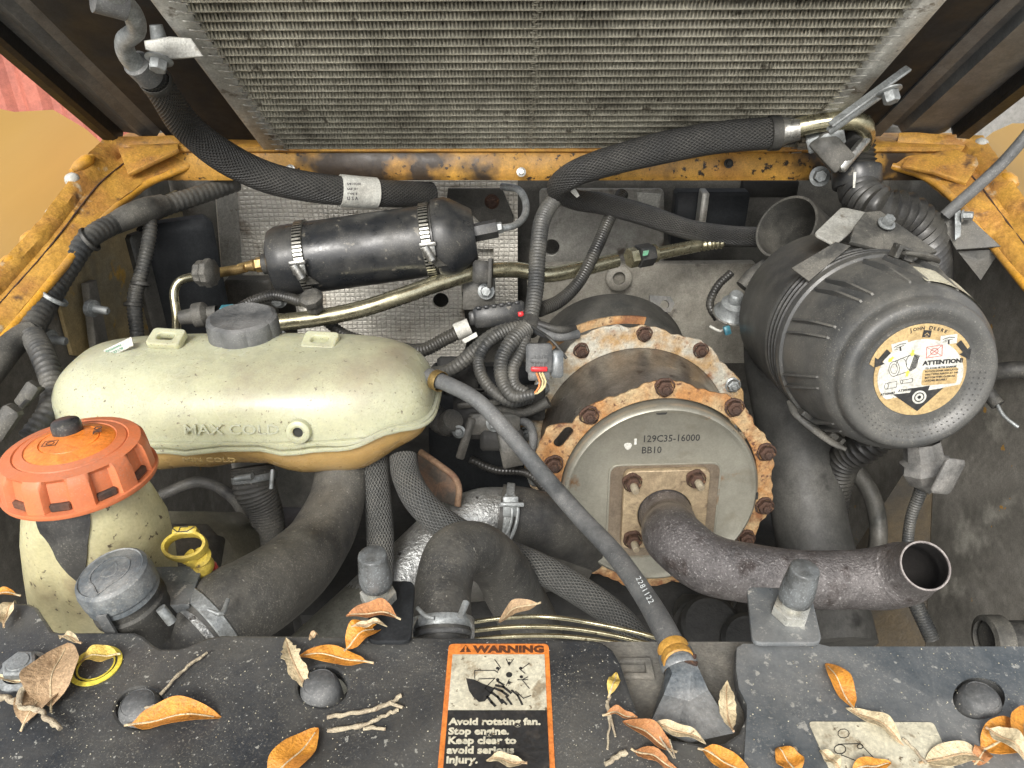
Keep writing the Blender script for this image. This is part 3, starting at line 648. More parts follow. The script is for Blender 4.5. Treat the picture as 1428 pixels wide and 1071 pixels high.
b = B(); b.box(Fr(P(1155, 155, 1.085), (-.2, -1, -.2)).rot(.3), .08, .012, .01, .002); b.obj('side_lug', m_boltgrey, t)
bolt(Fr(P(1143, 246, 1.17), (-.2, -1, .3)), .0100, .010, m_boltgrey, t)
hl = root('hose_mark', 'small white print scrap on the hose where it folds back', 'label', P(803, 268, 1.2))
plateW('print', [P(793, 256, 1.165), P(799, 258, 1.165), P(808, 273, 1.17), P(804, 276, 1.17), P(796, 268, 1.165)], (0, -1, .2), .001, m_wht, hl)

# gas strut
t = root('gas_strut', 'long thin grey strut holding the hood at far right', 'strut', P(1340, 280, 1.1))
hose('rod', [(1455, 160, 1.0, 8), (1400, 225, 1.03, 8), (1318, 300, 1.08, 8)], m_rubber_grey, t)
plateW('bracket', [P(1305, 300, 1.10), P(1322, 290, 1.10), P(1342, 296, 1.09), P(1395, 345, 1.07), P(1332, 350, 1.09)], (-.5, -1, .2), .006, m_black_dusty, t, bev=.001)
plateW('bracket_tab', [P(1330, 292, 1.075), P(1339, 294, 1.075), P(1338, 330, 1.075), P(1330, 336, 1.075)], (-.8, -1, .2), .004, m_boltgrey, t, bev=.001)
bolt(Fr(P(1342, 301, 1.07), (.8, -.6, .2)), .006, .012, m_boltgrey, t)
plateW('web', [P(1335, 350, 1.1), P(1395, 347, 1.08), P(1367, 390, 1.1)], (-.5, -1, .2), .004, m_darkgrey, t)
# ============================================================ BLACK CANISTER ON THE FOIL PANEL
c0, c1 = P(384, 366, 1.16), P(655, 328, 1.16); ax = c1-c0; fr = Fr(c0, ax, CF*-1); Lc = ax.length; R = 52/F*1.16
t = root('receiver_canister', 'black cylindrical canister with two worm drive clamps under the crossbar', 'canister', c0)
b = B(); b.lathe([(0, -.004), (R*.70, -.004), (R*.86, 0), (R*.93, .008), (R*.95, .02), (R*.95, Lc-.052), (R*1.06, Lc-.050), (R*1.08, Lc-.046), (R*1.08, Lc-.03), (R*1.02, Lc-.022), (R*.72, Lc+.004), (R*.66, Lc+.008), (0, Lc+.008)], fr, 72); b.obj('body', m_satin, t)
for s, a in ((.165, 2.15), (.79, 2.1)):
    clampband(fr.p(0, 0, Lc*s), ax, R*.965, .0145, m_band, t, fr.y, screw=None)
for s in (.175, .81):
    pp = fr.p(0, 0, Lc*s)-CF*R*.97-CU*R*.42; f2 = Fr(pp, -CF*.9-CU*.35, CU*1.0+CR*-.1)
    b = B(); b.box(f2, .019, .018, .007, .0015); b.box(f2.mv(0, .009, .001), .024, .006, .008, .001); b.lathe([(.0065, -.012), (.0065, .010), (.004, .013), (0, .013)], Fr(f2.p(0, -.004, .010), -f2.y+f2.x*.4), 16); b.obj('clamp_screw', m_steel, t)
    plateW('clamp_tail', [f2.p(0, -.012, 0), f2.p(.012, -.014, 0), f2.p(.022, -.026, -.006), f2.p(.006, -.026, -.006)], f2.z, .0015, m_darkgrey, t)
f0 = Fr(c0, -ax); b = B(); b.lathe([(.012, 0), (.0155, .002), (.0155, .018), (.011, .020)], f0, 24, cap1=True); b.obj('black_fitting', m_rubber_dk, t)
b = B(); b.hexp(f0.mv(0, 0, .018), .0115, .012); b.lathe([(.008, .03), (.0095, .032), (.0075, .040), (.006, .056), (0, .056)], f0, 18); b.obj('brass_fitting', m_brass, t)
hose('left_pipe', [(343, 374, 1.155, 6), (325, 377, 1.165, 7), (300, 381, 1.18, 7)], m_brass, t)
fe = Fr(P(655, 326, 1.16), P(700, 317, 1.16)-P(655, 326, 1.16)); b = B(); b.hexp(fe, .014, .042, .04); b.obj('black_hex_fitting', m_satin, t)
b = B(); b.hexp(fe.mv(0, 0, .042), .0085, .008); b.obj('line_nut', m_boltgrey, t)
hose('outlet_tube', [(700, 318, 1.16, 5), (716, 315, 1.17, 5), (731, 302, 1.2, 5), (733, 282, 1.23, 5), (722, 264, 1.26, 5), (700, 260, 1.28, 5)], m_boltgrey, t)

# ============================================================ OLIVE METAL TUBE
t = root('olive_metal_tube', 'olive zinc plated rigid tube running diagonally below the canister', 'tube', P(640, 390, 1.15))
hose('tube', [(388, 450, 1.10, 12), (440, 444, 1.11, 12), (500, 432, 1.12, 12), (560, 413, 1.13, 12), (620, 392, 1.15, 12), (665, 380, 1.17, 11), (720, 376, 1.19, 11), (760, 383, 1.2, 11), (800, 377, 1.22, 11), (860, 363, 1.25, 10)], m_zinc, t, seg=28)
hose('outer_tube', [(905, 356, 1.27, 9), (950, 347, 1.29, 9), (975, 342, 1.3, 9)], m_zinc, t)
hose('ribbed_end', [(972, 343, 1.3, 9), (1008, 338, 1.31, 9)], m_zinc, t, corr=(.008, .3))
f2 = Fr(P(877, 360, 1.255), P(930, 350, 1.28)-P(877, 360, 1.255)); b = B(); b.hexp(f2, .0165, .014, .1); b.obj('tube_nut', m_zinc, t)
b = B(); b.hexp(f2.mv(0, 0, .016), .019, .028, .1); b.obj('coupling_nut', m_satin, t)
b = B(); b.lathe([(.0155, .0), (.0155, .006)], f2.mv(0, 0, .044), 24, cap1=True); b.obj('collar', m_zinc, t)
plateW('paint_mark', [P(897, 350, 1.235), P(905, 349, 1.235), P(903, 356, 1.235), P(896, 357, 1.235)], -CF, .001, m_grnink, t)
cb = P(672, 381, 1.165); b = B(); b.box(Fr(cb+CU*.002, (-.1, -1, .4)), .024, .034, .020, .004); b.box(Fr(cb+CR*.014, (-.1, -1, .4)), .006, .044, .02, .001); b.obj('rubber_clamp', m_rubber_dk, t)
b = B(); b.box(Fr(P(668, 400, 1.185), (0, -1, .3)), .05, .07, .004, .001); b.obj('clamp_bracket', m_darkgrey, t)
bolt(Fr(P(678, 406, 1.175), (0, -1, .4)), .0085, .008, m_boltgrey, t)
t = root('pressure_switch', 'small black switch screwed onto the olive tube', 'switch', P(440, 420, 1.09))
b = B(); b.hexp(Fr(P(440, 430, 1.10), (-.1, -.4, 1)), .013, .018, .15); b.lathe([(.016, .014), (.017, .018), (.017, .024), (.012, .028)], Fr(P(440, 430, 1.10), (-.1, -.4, 1)), 8, cap1=True); b.obj('body', m_black_dusty, t)
hose('lead', [(436, 415, 1.085, 7), (420, 420, 1.09, 8), (405, 416, 1.1, 8), (380, 412, 1.11, 8), (352, 420, 1.11, 8), (330, 432, 1.1, 8)], m_corr_dk, t, corr=(.0045, .18))
# sensor with teal plug and its tubes
t = root('teal_plug_sensor', 'round sensor with a teal plug and orange wires left of the filler cap', 'sensor', P(285, 438, 1.08))
f2 = Fr(P(252, 443, 1.085), P(300, 436, 1.085)-P(252, 443, 1.085)); b = B()
b.lathe([(0, 0), (.010, 0), (.011, .012), (.011, .018), (.017, .02), (.0175, .024), (.0175, .034), (.014, .037), (.010, .04), (.010, .052)], f2, 28); b.obj('sensor_body', m_black_dusty, t)
b = B(); b.box(Fr(P(308, 435, 1.08), P(320, 434, 1.08)-P(300, 436, 1.08)), .014, .016, .02, .002); b.obj('teal_plug', m_teal, t)
for k in range(3): hose('wire', [(318, 432+k*3, 1.075, 2), (326, 429+k*3, 1.075, 2), (336, 431+k*2, 1.085, 2)], m_wire_o, t)
t = root('bent_steel_line', 'thin bent steel line with knurled cap left of the filler cap', 'pipe', P(250, 420, 1.1))
hose('line', [(246, 475, 1.12, 6), (246, 440, 1.11, 6), (243, 405, 1.11, 6), (252, 391, 1.11, 6), (275, 385, 1.12, 6)], m_zinc, t)
b = B(); b.lathe([(0, 0), (.014, 0), (.018, .004), (.018, .012), (.016, .014), (.020, .016), (.020, .024), (.014, .028), (0, .028)], Fr(P(275, 381, 1.12), (1, -.2, .1)), 24, lambda a, r, z: 1+.06*math.cos(9*a)); b.obj('knurled_cap', m_black_dusty, t)

# ============================================================ COOLANT RESERVOIR
TD = .90
def tank():
    c = P(348, 556, TD); t = root('coolant_reservoir', 'long translucent cream coolant reservoir with a grey filler cap', 'reservoir', c)
    px = F/TD; a = 259/px; bb = .088; r = .078; ht, hb = .066, .072; seam = -.007
    tilt = math.radians(-1.2); M3 = Matrix.Rotation(tilt, 3, 'Y')
    yaw = Matrix.Rotation(math.radians(-2), 3, 'Z')
    def outl(ins, z, grow=0, n=96):
        pts = []
        for j in range(n):
            th = 2*PI*j/n; ca, sa = math.cos(th), math.sin(th)
            x = (abs(ca)**.62)*(1 if ca > 0 else -1)*(a-ins+grow); y = (abs(sa)**.62)*(1 if sa > 0 else -1)*(bb-ins+grow)
            zz = z
            u = x/a
            w_ = .004*math.sin(u*9+.6)+.003*math.sin(u*17)
            if z < seam+.006: zz += w_ + (0.006*math.cos(u*5.2+.3) if z < seam-.006 else .0)*min(1, (seam-z)/.02)
            if z > -.003 and sa < 0: y *= 1-.03*math.exp(-((u+.08)/.05)**2)
            zz += (.016*max(0, u-.35)**1.2 if z <= seam+.004 else 0)
            p = M3 @ Vector((x, y, zz)); p = yaw @ p; pts.append(c+p)
        return pts
    rings = []; K = 16
    for i in range(K+1):
        ph = PI/2*(1-i/K); rings.append(outl(r*(1-math.cos(ph)**.8), ht*math.sin(ph)**.9-.0))
    for z in (-.002, -.004): rings.append(outl(-.001, z))
    rings.append(outl(.001, seam))
    b = B(); b.grid(rings, True, True, False); b.obj('upper_shell', m_tank, t, ang=60)
    b = B(); rr_ = [outl(.001, seam-.001)]
    for i in range(1, 9):
        ph = PI/2*i/8; rr_.append(outl(.060*(1-math.cos(ph)), seam-.001-.056*math.sin(ph)))
    b.grid(rr_, True, False, True); b.obj('lower_shell', m_amber, t, ang=60)
    for dz, gr, m in ((.004, .0045, m_tank), (-.003, .0055, m_tank)):
        b = B(); b.grid([outl(.002, seam+dz+.003), outl(0, seam+dz+.003, gr), outl(0, seam+dz+.0005, gr+.001), outl(0, seam+dz-.002, gr), outl(.002, seam+dz-.002)], True); b.obj('seam_flange', m, t, ang=60)
    # filler neck and cap
    cap = P(343, 473, .905); fc = Fr(cap, (0, -.03, 1))
    b = B(); b.lathe([(.052, -.036), (.045, -.022), (.037, -.010), (.0355, 0), (.0355, .01)], fc, 40); b.obj('filler_neck', m_tank, t)
    f = lambda a_, r_, z_: 1+(.045*(abs(math.cos(4*a_))**.5)-.03 if r_ > .030 else 0)
    b = B(); b.lathe([(.036, -.002), (.0415, -.002), (.0415, .0005)], fc, 64); b.lathe([(.0405, 0), (.0405, .022), (.039, .028), (.0345, .0305), (.029, .0295), (.020, .0285), (0, .029)], fc, 96, f); b.obj('filler_cap', m_rubber_grey, t, ang=30)
    for (x, y, d) in ((238, 488, .885), (450, 492, .885)):
        f2 = Fr(P(x, y, d)+Vector((0, 0, .010)), (-.05, -.35, 1)); s = .026
        plate2('mounting_lug', f2, roundpoly(rect(.040, .026), .006), .010, m_tank, t, [roundpoly(rect(.020, .009), .004)], bev=.002)
    f2 = Fr(P(417, 601, .815), (0, -1, .25)); b = B(); b.lathe([(.006, -.004), (.0055, .0035), (.0075, .005), (.0105, .0048), (.0125, .0035), (.0135, -.004)], f2.mv(0, 0, .002), 36); b.obj('port_boss', m_tank, t)
    b = B(); b.lathe([(0, .0005), (.006, .0005)], f2.mv(0, 0, .002), 24, cap0=False); b.obj('port_hole', m_dark, t)
    f2 = Fr(P(255, 600, .816), (0, -1, .25)); b = B(); b.lathe([(.0, .004), (.010, .003), (.016, -.004)], Fr(P(197, 577, .83), (-.2, -1, .5)), 28); b.obj('moulded_boss', m_tank, t)
    text('MAX COLD', f2.mv(0, -.0045, 0), .0115, m_tank, t, .0001, .0008, sx=1.25, name='embossed_lettering')
    text('MIN COLD', Fr(P(256, 644, .8205), (0, -1, -.25)), .0065, m_amber, t, .0001, .0006, sx=1.3, name='embossed_lettering')
    f3 = Fr(P(170, 489, .872), (-.22, -.62, 1), up=(-.30, .6, .3)); f3 = f3.mv(0, 0, .0065); plate2('sticker', f3.mv(0, 0, -.0012), roundpoly(rect(.034, .013), .001), .0012, m_wht, t)
    text('Emissions', f3.mv(-.015, .001, .0), .0035, m_grnink, t, .0001); text('81522178', f3.mv(-.014, -.005, .0), .0035, m_grnink, t, .0001)
    return t
TANK = tank()

# ============================================================ LEFT: ORANGE CAP BOTTLE
def orange():
    axis = Vector((-.03, .07, 1)); c = P(106, 642, .63); t = root('hydraulic_oil_bottle', 'cream filler bottle closed by a big lobed orange cap', 'bottle', c)
    fr = Fr(c, axis); R = 98/F*.63
    f = lambda a_, r_, z_: (1-.10*max(0, min(1, 3.2*(math.cos(10*a_+.9)+.15)))) if (r_ > R*.93 and -.0135 < z_ < .010) else 1
    b = B(); b.lathe([(R*.9, -.018), (R*1.02, -.018), (R*1.035, -.016), (R*1.03, -.0138), (R*1.0, -.0133), (R*.985, -.003), (R*.97, .004), (R*.95, .009), (R*.90, .0125), (R*.75, .0145), (R*.73, .0135), (R*.715, .0145), (R*.60, .0165), (R*.58, .0155)], fr, 200, f); b.obj('orange_cap', m_orange, t, ang=32)
    b = B()
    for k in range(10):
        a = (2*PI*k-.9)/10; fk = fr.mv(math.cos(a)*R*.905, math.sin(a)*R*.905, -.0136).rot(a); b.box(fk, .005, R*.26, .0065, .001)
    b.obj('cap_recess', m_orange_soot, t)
    b = B(); b.lathe([(R*.585, .0158), (R*.57, .0165), (R*.40, .0195), (R*.385, .0185), (R*.375, .0195), (R*.2, .0215), (0, .022)], fr, 96); b.obj('cap_centre', mat('bright_orange_plastic', (.82, .24, .035), (.7, .2, .03), 12, rough=.35, dust=((.5, .3, .2), .12)), t)
    ft = Fr(P(97, 622, .595), axis); ft.o = fr.p(-.006, .013, .022)
    b = B(); kf = fr.mv(-.007, .012, .0205); b.lathe([(.0115, 0), (.0115, .006), (.0105, .009), (.008, .0102), (0, .0105)], kf, 40); b.obj('black_knob', m_satin, t)
    sq = fr.mv(-.010, -.009, .0216).rot(.15); b = B(); line2(sq, [(-.005, -.004), (.005, -.004), (.005, .004), (-.005, .004), (-.005, -.004)], .0006, b); line2(sq, [(.0028*math.cos(k*PI/6), .0028*math.sin(k*PI/6)) for k in range(13)], .0006, b); b.obj('oil_mark', m_orange_soot, t)
    text('OIL', fr.mv(.0125, .017, .0216).rot(-1.2), .0065, m_orange_soot, t, .0001)
    # bottle neck and body: shoulders flaring down
    b = B(); rings = []
    dn = Vector((0, .12, -1)); cb = fr.p(0, 0, -.02)
    for (s, rx, ry, ox) in ((0, .036, .036, 0), (.012, .045, .042, 0), (.03, .053, .048, -.004), (.055, .060, .052, -.007), (.09, .0635, .054, -.014), (.15, .066, .056, -.028), (.24, .070, .058, -.05)):
        ring = []
        for j in range(64):
            th = 2*PI*j/64; q = 1-.10*math.exp(-((th-PI*1.42)/.13)**2)*(1 if s > .02 else 0)
            ring.append(cb+dn*s+Vector((ox+rx*q*math.cos(th), ry*q*math.sin(th), 0)))
        rings.append(ring)
    b.grid(rings, True, True, False); b.obj('bottle_body', m_bottle, t, ang=60)
    b = B(); st = []
    for i in range(14):
        u = i/13; row = []; k = u*3.4; i0 = min(5, int(k)); fr_ = k-i0; half_ = .62*(1-u)**.8+.02
        for j in range(13):
            th = PI*1.47+.25*u+half_*(j/6-1); jj = (th/(2*PI)*64) % 64; j0 = int(jj) % 64; j1 = (j0+1) % 64; fj = jj-int(jj)
            p = (rings[i0][j0].lerp(rings[i0][j1], fj)).lerp(rings[i0+1][j0].lerp(rings[i0+1][j1], fj), fr_)
            row.append(p)
        cc = cb+dn*(u*.09); row2 = [p+(p-cc).normalized()*.0018 for p in row]; row1 = [p-(p-cc).normalized()*.002 for p in row]
        st.append(row2+row1[::-1])
    b.grid(st, True, True, True); b.obj('black_neck_sleeve', m_rubber_dk, t, ang=60)
orange()
t = root('dark_side_tank', 'dark dusty plastic tank behind the yellow dipstick', 'tank', P(280, 760, .92))
b = B(); b.box(Fr(P(285, 850, .94), (0, -.1, 1)), .16, .12, .135, .03); b.obj('tank', mat('olive_dark_plastic', (.075, .072, .05), (.11, .105, .075), 12, rough=.5, dust=(DUST, .2)), t, ang=60)
b = B(); b.box(Fr(P(268, 852, .89), (0, -.1, 1)), .10, .10, .11, .02); b.obj('tank_step', m_darkgrey, t, ang=60)
# dark cap with tether
t = root('tethered_black_cap', 'round dusty black filler cap with a tether strap', 'cap', P(165, 820, .60))
fr = Fr(P(163, 812, .60), (-.16, -.08, 1)); R = .0285
b = B(); b.lathe([(R*.9, -.012), (R*.98, -.012), (R*.96, -.008), (R*1.0, -.006), (R*1.0, .004), (R*.95, .0095), (R*.86, .012), (R*.83, .0112), (R*.78, .0118), (0, .013)], fr, 72); b.obj('cap', m_black_dusty if False else mat('blue_grey_rubber', (.10, .115, .125), (.15, .165, .17), 30, rough=.5, dust=((.4, .38, .34), .35, 30)), t, ang=25)
b = B(); q = fr.mv(0, .0, .0122); pts = [(math.cos(a_)*.015, math.sin(a_)*.015) for a_ in [(-60+k*300/14+0)*PI/180 for k in range(15)]]
pts = [(.015*math.cos(PI*(-.33+1.66*k/16)), .015*math.sin(PI*(-.33+1.66*k/16))) for k in range(17)]; line2(q, pts+[(.006, -.02), (0, -.015), (-.006, -.02)][:0], .0012, b, .0006)
line2(q, [pts[0], (.004, -.0175), (0, -.0225), (-.004, -.0175), pts[-1]][::1], .0012, b, .0006)
line2(q, [(0, .010), (.006, .001), (.0055, -.004), (0, -.006), (-.0055, -.004), (-.006, .001), (0, .010)], .0012, b, .0006); b.obj('embossed_drop', MATS['blue_grey_rubber'], t)
b = B(); b.lathe([(R*.88, -.012), (R*.90, -.02), (R*.98, -.022), (R*.98, -.026), (R*.9, -.03), (R*1.0, -.055), (R*1.30, -.062), (R*1.30, -.068)], fr, 56); b.obj('neck', m_rubber_dk, t)
b = B(); b.sheet([fr.p(-.004, -R*1.03, -.002), fr.p(.004, -R*1.03, -.002), fr.p(.003, -R*1.12, -.05), fr.p(-.006, -R*1.12, -.05)], .002, -fr.y); b.lathe([(.005, 0), (.0085, 0), (.0085, .004), (.005, .004), (.005, 0)], Fr(fr.p(.008, -R*1.0, -.04), (0, -1, .3)), 24); b.obj('tether', m_rubber_grey, t)
o = plateW('grey_ledge', [P(200, 800, .655), P(284, 803, .67), P(264, 852, .63), P(190, 862, .62)], (0, -.2, 1), .01, m_cover_plate, bev=.001); tag(o, 'grey metal ledge beside the black tethered cap', 'ledge')
# dipstick
t = root('yellow_dipstick', 'yellow oval ring dipstick handle in a red tube', 'dipstick', P(265, 765, .655))
fr = Fr(P(258, 762, .655), (.05, -.55, 1)); b = B()
rings = []
for (r_, z) in ((.0130, -.005), (.0155, -.005), (.0163, .0), (.0155, .005), (.0130, .005), (.0122, 0), (.0130, -.005)): rings.append([fr.p((r_+.0025)*math.cos(2*PI*j/40), (r_-.003)*1.0*math.sin(2*PI*j/40), z) for j in range(40)])
b.grid(rings, True); b.box(fr.mv(-.001, .0128, -.006), .020, .007, .012, .0015); b.obj('ring', m_yellow_pl, t)
sq = Fr(fr.p(-.001, .0130, .0062), fr.z, fr.y); b = B(); line2(sq, [(-.009, .001), (-.005, -.002), (.003, -.002), (.008, .001)], .0008, b); line2(sq, [(-.004, -.002), (-.003, .002), (.003, .002)], .0008, b); b.obj('oil_mark', m_ink, t)
b = B(); b.tube([P(262, 776, .655), P(272, 782, .66), P(278, 790, .668)], [.007, .006, .006], 14); b.lathe([(0, .004), (.009, .004), (.0112, 0), (.0112, -.006), (.009, -.009)], Fr(P(277, 788, .664), (-.2, -.5, 1)), 28); b.lathe([(.006, .001), (.0095, .004), (.0075, .007)], Fr(P(283, 779, .664), (-.2, -.5, 1)), 24, cap1=True); b.obj('collar', m_yellow_pl, t)
b = B(); b.tube([P(286, 793, .672), P(297, 806, .685), P(308, 822, .71)], [.010, .0085, .007], 18, corr=(.005, .12)); b.obj('red_tube', m_red, t)

# ============================================================ HOSES LOW IN THE BAY
o = None
def thing_hose(name, label, pts, m, cat='hose', **k):
    o = hose(name, pts, m, **k); tag(o, label, cat); return o
t = root('big_radiator_hose', 'widest black rubber hose dropping from under the reservoir to lower left', 'hose', P(400, 780, .74))
hose('rubber', [(478, 640, .90, 35), (472, 690, .88, 38), (448, 748, .83, 44), (408, 795, .76, 52), (356, 832, .70, 58), (308, 858, .665, 60), (276, 893, .65, 60), (258, 940, .65, 58)], m_rubber, t, seg=48)
a_, b_ = P(290, 873, .657), P(312, 855, .667)
dirn = (b_-a_).normalized()
clampband(a_, dirn, 61.5/F*.657, .012, m_boltgrey, t, screw=None)
hose('clamp_ear', [(224, 848, .60, 7), (240, 868, .605, 7)], m_boltgrey, t, step=.003)
hose('clamp_ear', [(318, 836, .63, 3), (308, 856, .615, 4), (290, 850, .615, 2)], m_boltgrey, t, step=.003)
clampband(P(277, 891, .6502), dirn, 60/F*.65, .006, m_cast, bpy.data.objects['big_radiator_hose'], name='neck_rim')
t = root('ribbed_drain_hose', 'ribbed vertical hose under the reservoir with a pale spring clamp', 'hose', P(372, 720, .88))
hose('rubber', [(352, 650, .90, 30), (356, 680, .90, 30), (370, 712, .91, 24), (376, 750, .92, 22), (376, 800, .94, 22)], m_rubber, t, corr=(.0038, .05), seg=28)
clampband(P(355, 666, .90), P(352, 650, .90)-P(358, 690, .90), 29.5/F*.9, .008, m_boltgrey, t)
hose('clamp_ear', [(328, 668, .865, 4), (352, 664, .86, 5)], m_boltgrey, t, step=.003)
hose('clamp_ear', [(380, 655, .865, 3), (378, 682, .86, 3)], m_boltgrey, t, step=.003)
thing_hose('vertical_braided_hose', 'vertical grey braided hose between the big black hose and the cast pipe', [(522, 640, .90, 19), (526, 690, .89, 19), (530, 740, .88, 19), (530, 800, .87, 19), (528, 860, .86, 19)], m_braid_grey, seg=28)
thing_hose('curving_braided_hose', 'grey braided hose curving from the reservoir down behind the rubber bend', [(562, 636, .88, 19), (566, 662, .87, 20), (586, 700, .85, 21), (630, 738, .84, 21), (690, 765, .84, 20), (760, 796, .84, 21), (815, 828, .83, 21), (862, 862, .82, 20), (900, 905, .80, 19)], m_braid_grey, seg=28)
t = root('cast_intake_pipe', 'cast aluminium pipe bending down to the left behind the braided hoses', 'pipe', P(640, 740, .95))
hose('pipe', [(722, 716, .97, 37), (668, 722, .96, 40), (625, 745, .95, 42), (580, 790, .93, 45), (520, 850, .90, 50), (440, 930, .86, 54)], m_cast, t, seg=44)
o = hose('lower_pipe', [(560, 812, .925, 47.5), (520, 852, .90, 51.5), (440, 930, .86, 55)], mat('dark_cast', (.15, .15, .125), (.08, .078, .065), 14, rough=.6, bump=.2), t, seg=44)  # lower end sheathed in a darker cast colour
plateW('rusty_tab', [P(583, 632, .96), P(590, 630, .96), P(634, 668, .93), P(640, 682, .93), P(638, 704, .93), P(630, 704, .93), P(590, 690, .96)], (-.25, -1, .35), .004, m_rust if False else mat('rusty_tab_metal', (.075, .062, .05), (.14, .085, .055), 40, rough=.7), t, bev=.001)
b = B(); b.tube([P(586, 630, .955), P(612, 648, .94), P(634, 666, .925), P(640, 680, .925), P(638, 706, .925)], .004, 10); b.obj('rusty_rim', mat('orange_brown_rust', (.22, .14, .085), (.15, .08, .05), 60, rough=.8), t)
t = root('rubber_intake_boot', 'black rubber boot clamped on the cast pipe left of the muffler', 'hose', P(740, 720, .95))
hose('boot', [(697, 716, .955, 41), (712, 718, .955, 41), (740, 722, .96, 40), (775, 735, .99, 42), (815, 760, 1.05, 42)], m_rubber_dk, t, seg=40)
clampband(P(708, 718, .955), P(690, 716, .955)-P(725, 720, .955), 42.5/F*.955, .010, m_boltgrey, t)
b = B(); b.box(Fr(P(712, 706, .91), (0, -1, .5)), .018, .024, .004, .001); b.tube([P(706, 690, .92), P(714, 706, .908), P(712, 730, .905), P(702, 752, .91)], .0022, 8); b.tube([P(716, 690, .92), P(722, 706, .908), P(720, 730, .905), P(710, 756, .91)], .0022, 8); b.box(Fr(P(714, 703, .905), (0, -1, .5)), .028, .005, .005, .001); b.obj('clamp_bolt', m_boltgrey, t)
t = root('rubber_bend_hose', 'rubber hose arching over into a hairpin bend left of the warning label', 'hose', P(640, 800, .74))
hose('rubber', [(617, 905, .63, 41), (617, 870, .64, 41), (618, 820, .67, 40), (632, 775, .70, 40), (660, 765, .73, 38), (692, 786, .78, 38), (718, 830, .84, 40), (745, 885, .90, 40)], m_rubber, t, seg=44, corr=(.0035, .006))
clampband(P(617, 872, .639), P(617, 870, .64)-P(617, 905, .63), 42.5/F*.64, .009, m_boltgrey, t)
clampband(P(617, 888, .634), P(617, 870, .64)-P(617, 905, .63), 42/F*.634, .004, m_rubber_grey, t, name='hose_rim')
hose('clamp_ear', [(582, 848, .60, 3), (596, 860, .59, 3), (606, 862, .588, 3)], m_boltgrey, t, step=.003)
hose('clamp_ear', [(650, 840, .60, 5), (642, 860, .59, 5)], m_boltgrey, t, step=.003)
b = B(); b.lathe([(.0235, 0), (.0255, .002), (.0255, .008), (.0235, .010)], Fr(P(618, 890, .62), (0, -.15, 1)), 40); b.obj('neck_bead', m_cast, t)
t = root('overflow_hose', 'thin grey rubber hose from the reservoir end down to the plastic funnel', 'hose', P(780, 720, .78))
hose('rubber', [(598, 525, .88, 12), (625, 536, .86, 11), (665, 558, .84, 11), (710, 605, .82, 11.5), (760, 665, .79, 12), (810, 722, .74, 13), (855, 770, .69, 14), (895, 825, .63, 15), (922, 870, .585, 17), (942, 910, .555, 18), (946, 922, .548, 17)], m_rubber_grey, t, seg=28)
clampband(P(611, 531, .868), P(625, 536, .86)-P(598, 525, .88), 14/F*.868, .010, m_brass, t)
b = B(); b.lathe([(.0105, -.009), (.0115, -.008), (.0115, -.003), (.0108, -.001), (.0115, .001), (.0115, .006), (.0105, .007)], Fr(P(942, 912, .554), P(922, 870, .585)-P(946, 922, .548)), 32); b.obj('orange_clamp', m_yellow_rust, t)
b = B(); b.tube([P(955, 912, .55), P(970, 916, .545)], .0018, 8); b.tube([P(955, 920, .55), P(972, 926, .545)], .0018, 8); b.obj('clamp_ear', m_rust, t)
for k_, ch in enumerate('2281122'):
    u_ = k_/6; text(ch, Fr(P(886+17*u_, 806+32*u_, .632-.042*u_-.012), -CF).rot(-1.05), .0045, m_boltgrey, t, 0)

# brake lines: three thin tubes
for k, (pts, lb) in enumerate((([(655, 868, .70, 3.2), (700, 862, .70, 3.2), (760, 860, .69, 3.2), (820, 868, .69, 3.2), (900, 885, .68, 3.2), (960, 905, .67, 3.2)], 'top one of three thin olive lines under the tan leaf'),
    ([(655, 880, .69, 3.2), (720, 874, .69, 3.2), (790, 876, .68, 3.2), (850, 885, .67, 3.2), (930, 904, .66, 3.2)], 'middle one of three thin olive lines behind the cover'),
    ([(655, 892, .68, 3.2), (720, 887, .68, 3.2), (780, 887, .67, 3.2), (850, 895, .66, 3.2), (900, 905, .65, 3.2)], 'lowest of three thin olive lines along the cover edge'))):
    o = thing_hose('thin_line', lb, pts, m_zinc, 'pipe', step=.008, seg=12); o['group'] = 'thin olive lines behind the cover'

# small runs deep in the gaps
for lb, pts, m, k in (
    ('thin black hose low in the gap under the reservoir, left', [(225, 690, 1.12, 8), (280, 672, 1.12, 8), (330, 700, 1.1, 8), (345, 760, 1.05, 8)], 'm_rubber_dk', {}),
    ('ribbed black conduit deep behind the rusty tab', [(600, 575, 1.1, 17), (622, 592, 1.08, 17), (632, 585, 1.06, 17)], 'm_corr', dict(corr=(.006, .12))),
    ('dark pipe loop beside the lower wiring bundle', [(715, 585, 1.08, 6), (738, 592, 1.06, 6), (744, 615, 1.05, 6), (738, 640, 1.06, 6)], 'm_rubber_grey', {}),
    ('short dark cable running under the looping bundle', [(640, 560, 1.1, 5), (680, 566, 1.08, 5), (730, 575, 1.06, 7), (765, 560, 1.05, 8)], 'm_rubber_dk', {}),
    ('dark hose deep in the gap right of the tall duct', [(1180, 640, 1.2, 12), (1215, 690, 1.2, 12), (1225, 750, 1.2, 12), (1200, 830, 1.15, 12)], 'm_darkgrey', {}),
    ('thin ribbed cable in the dark gap below the rusty tab', [(655, 640, 1.12, 6), (690, 655, 1.12, 6), (735, 660, 1.12, 6), (765, 690, 1.1, 6)], 'm_corr_dk', dict(corr=(.005, .12))),
    ('dark cable crossing low in front of the left side tank', [(215, 735, 1.0, 5), (250, 720, 1.0, 5), (310, 725, 1.0, 5), (350, 790, .95, 5)], 'm_rubber_dk', {})):
    thing_hose('deep_hose', lb, pts, globals()[m], 'hose', **k)
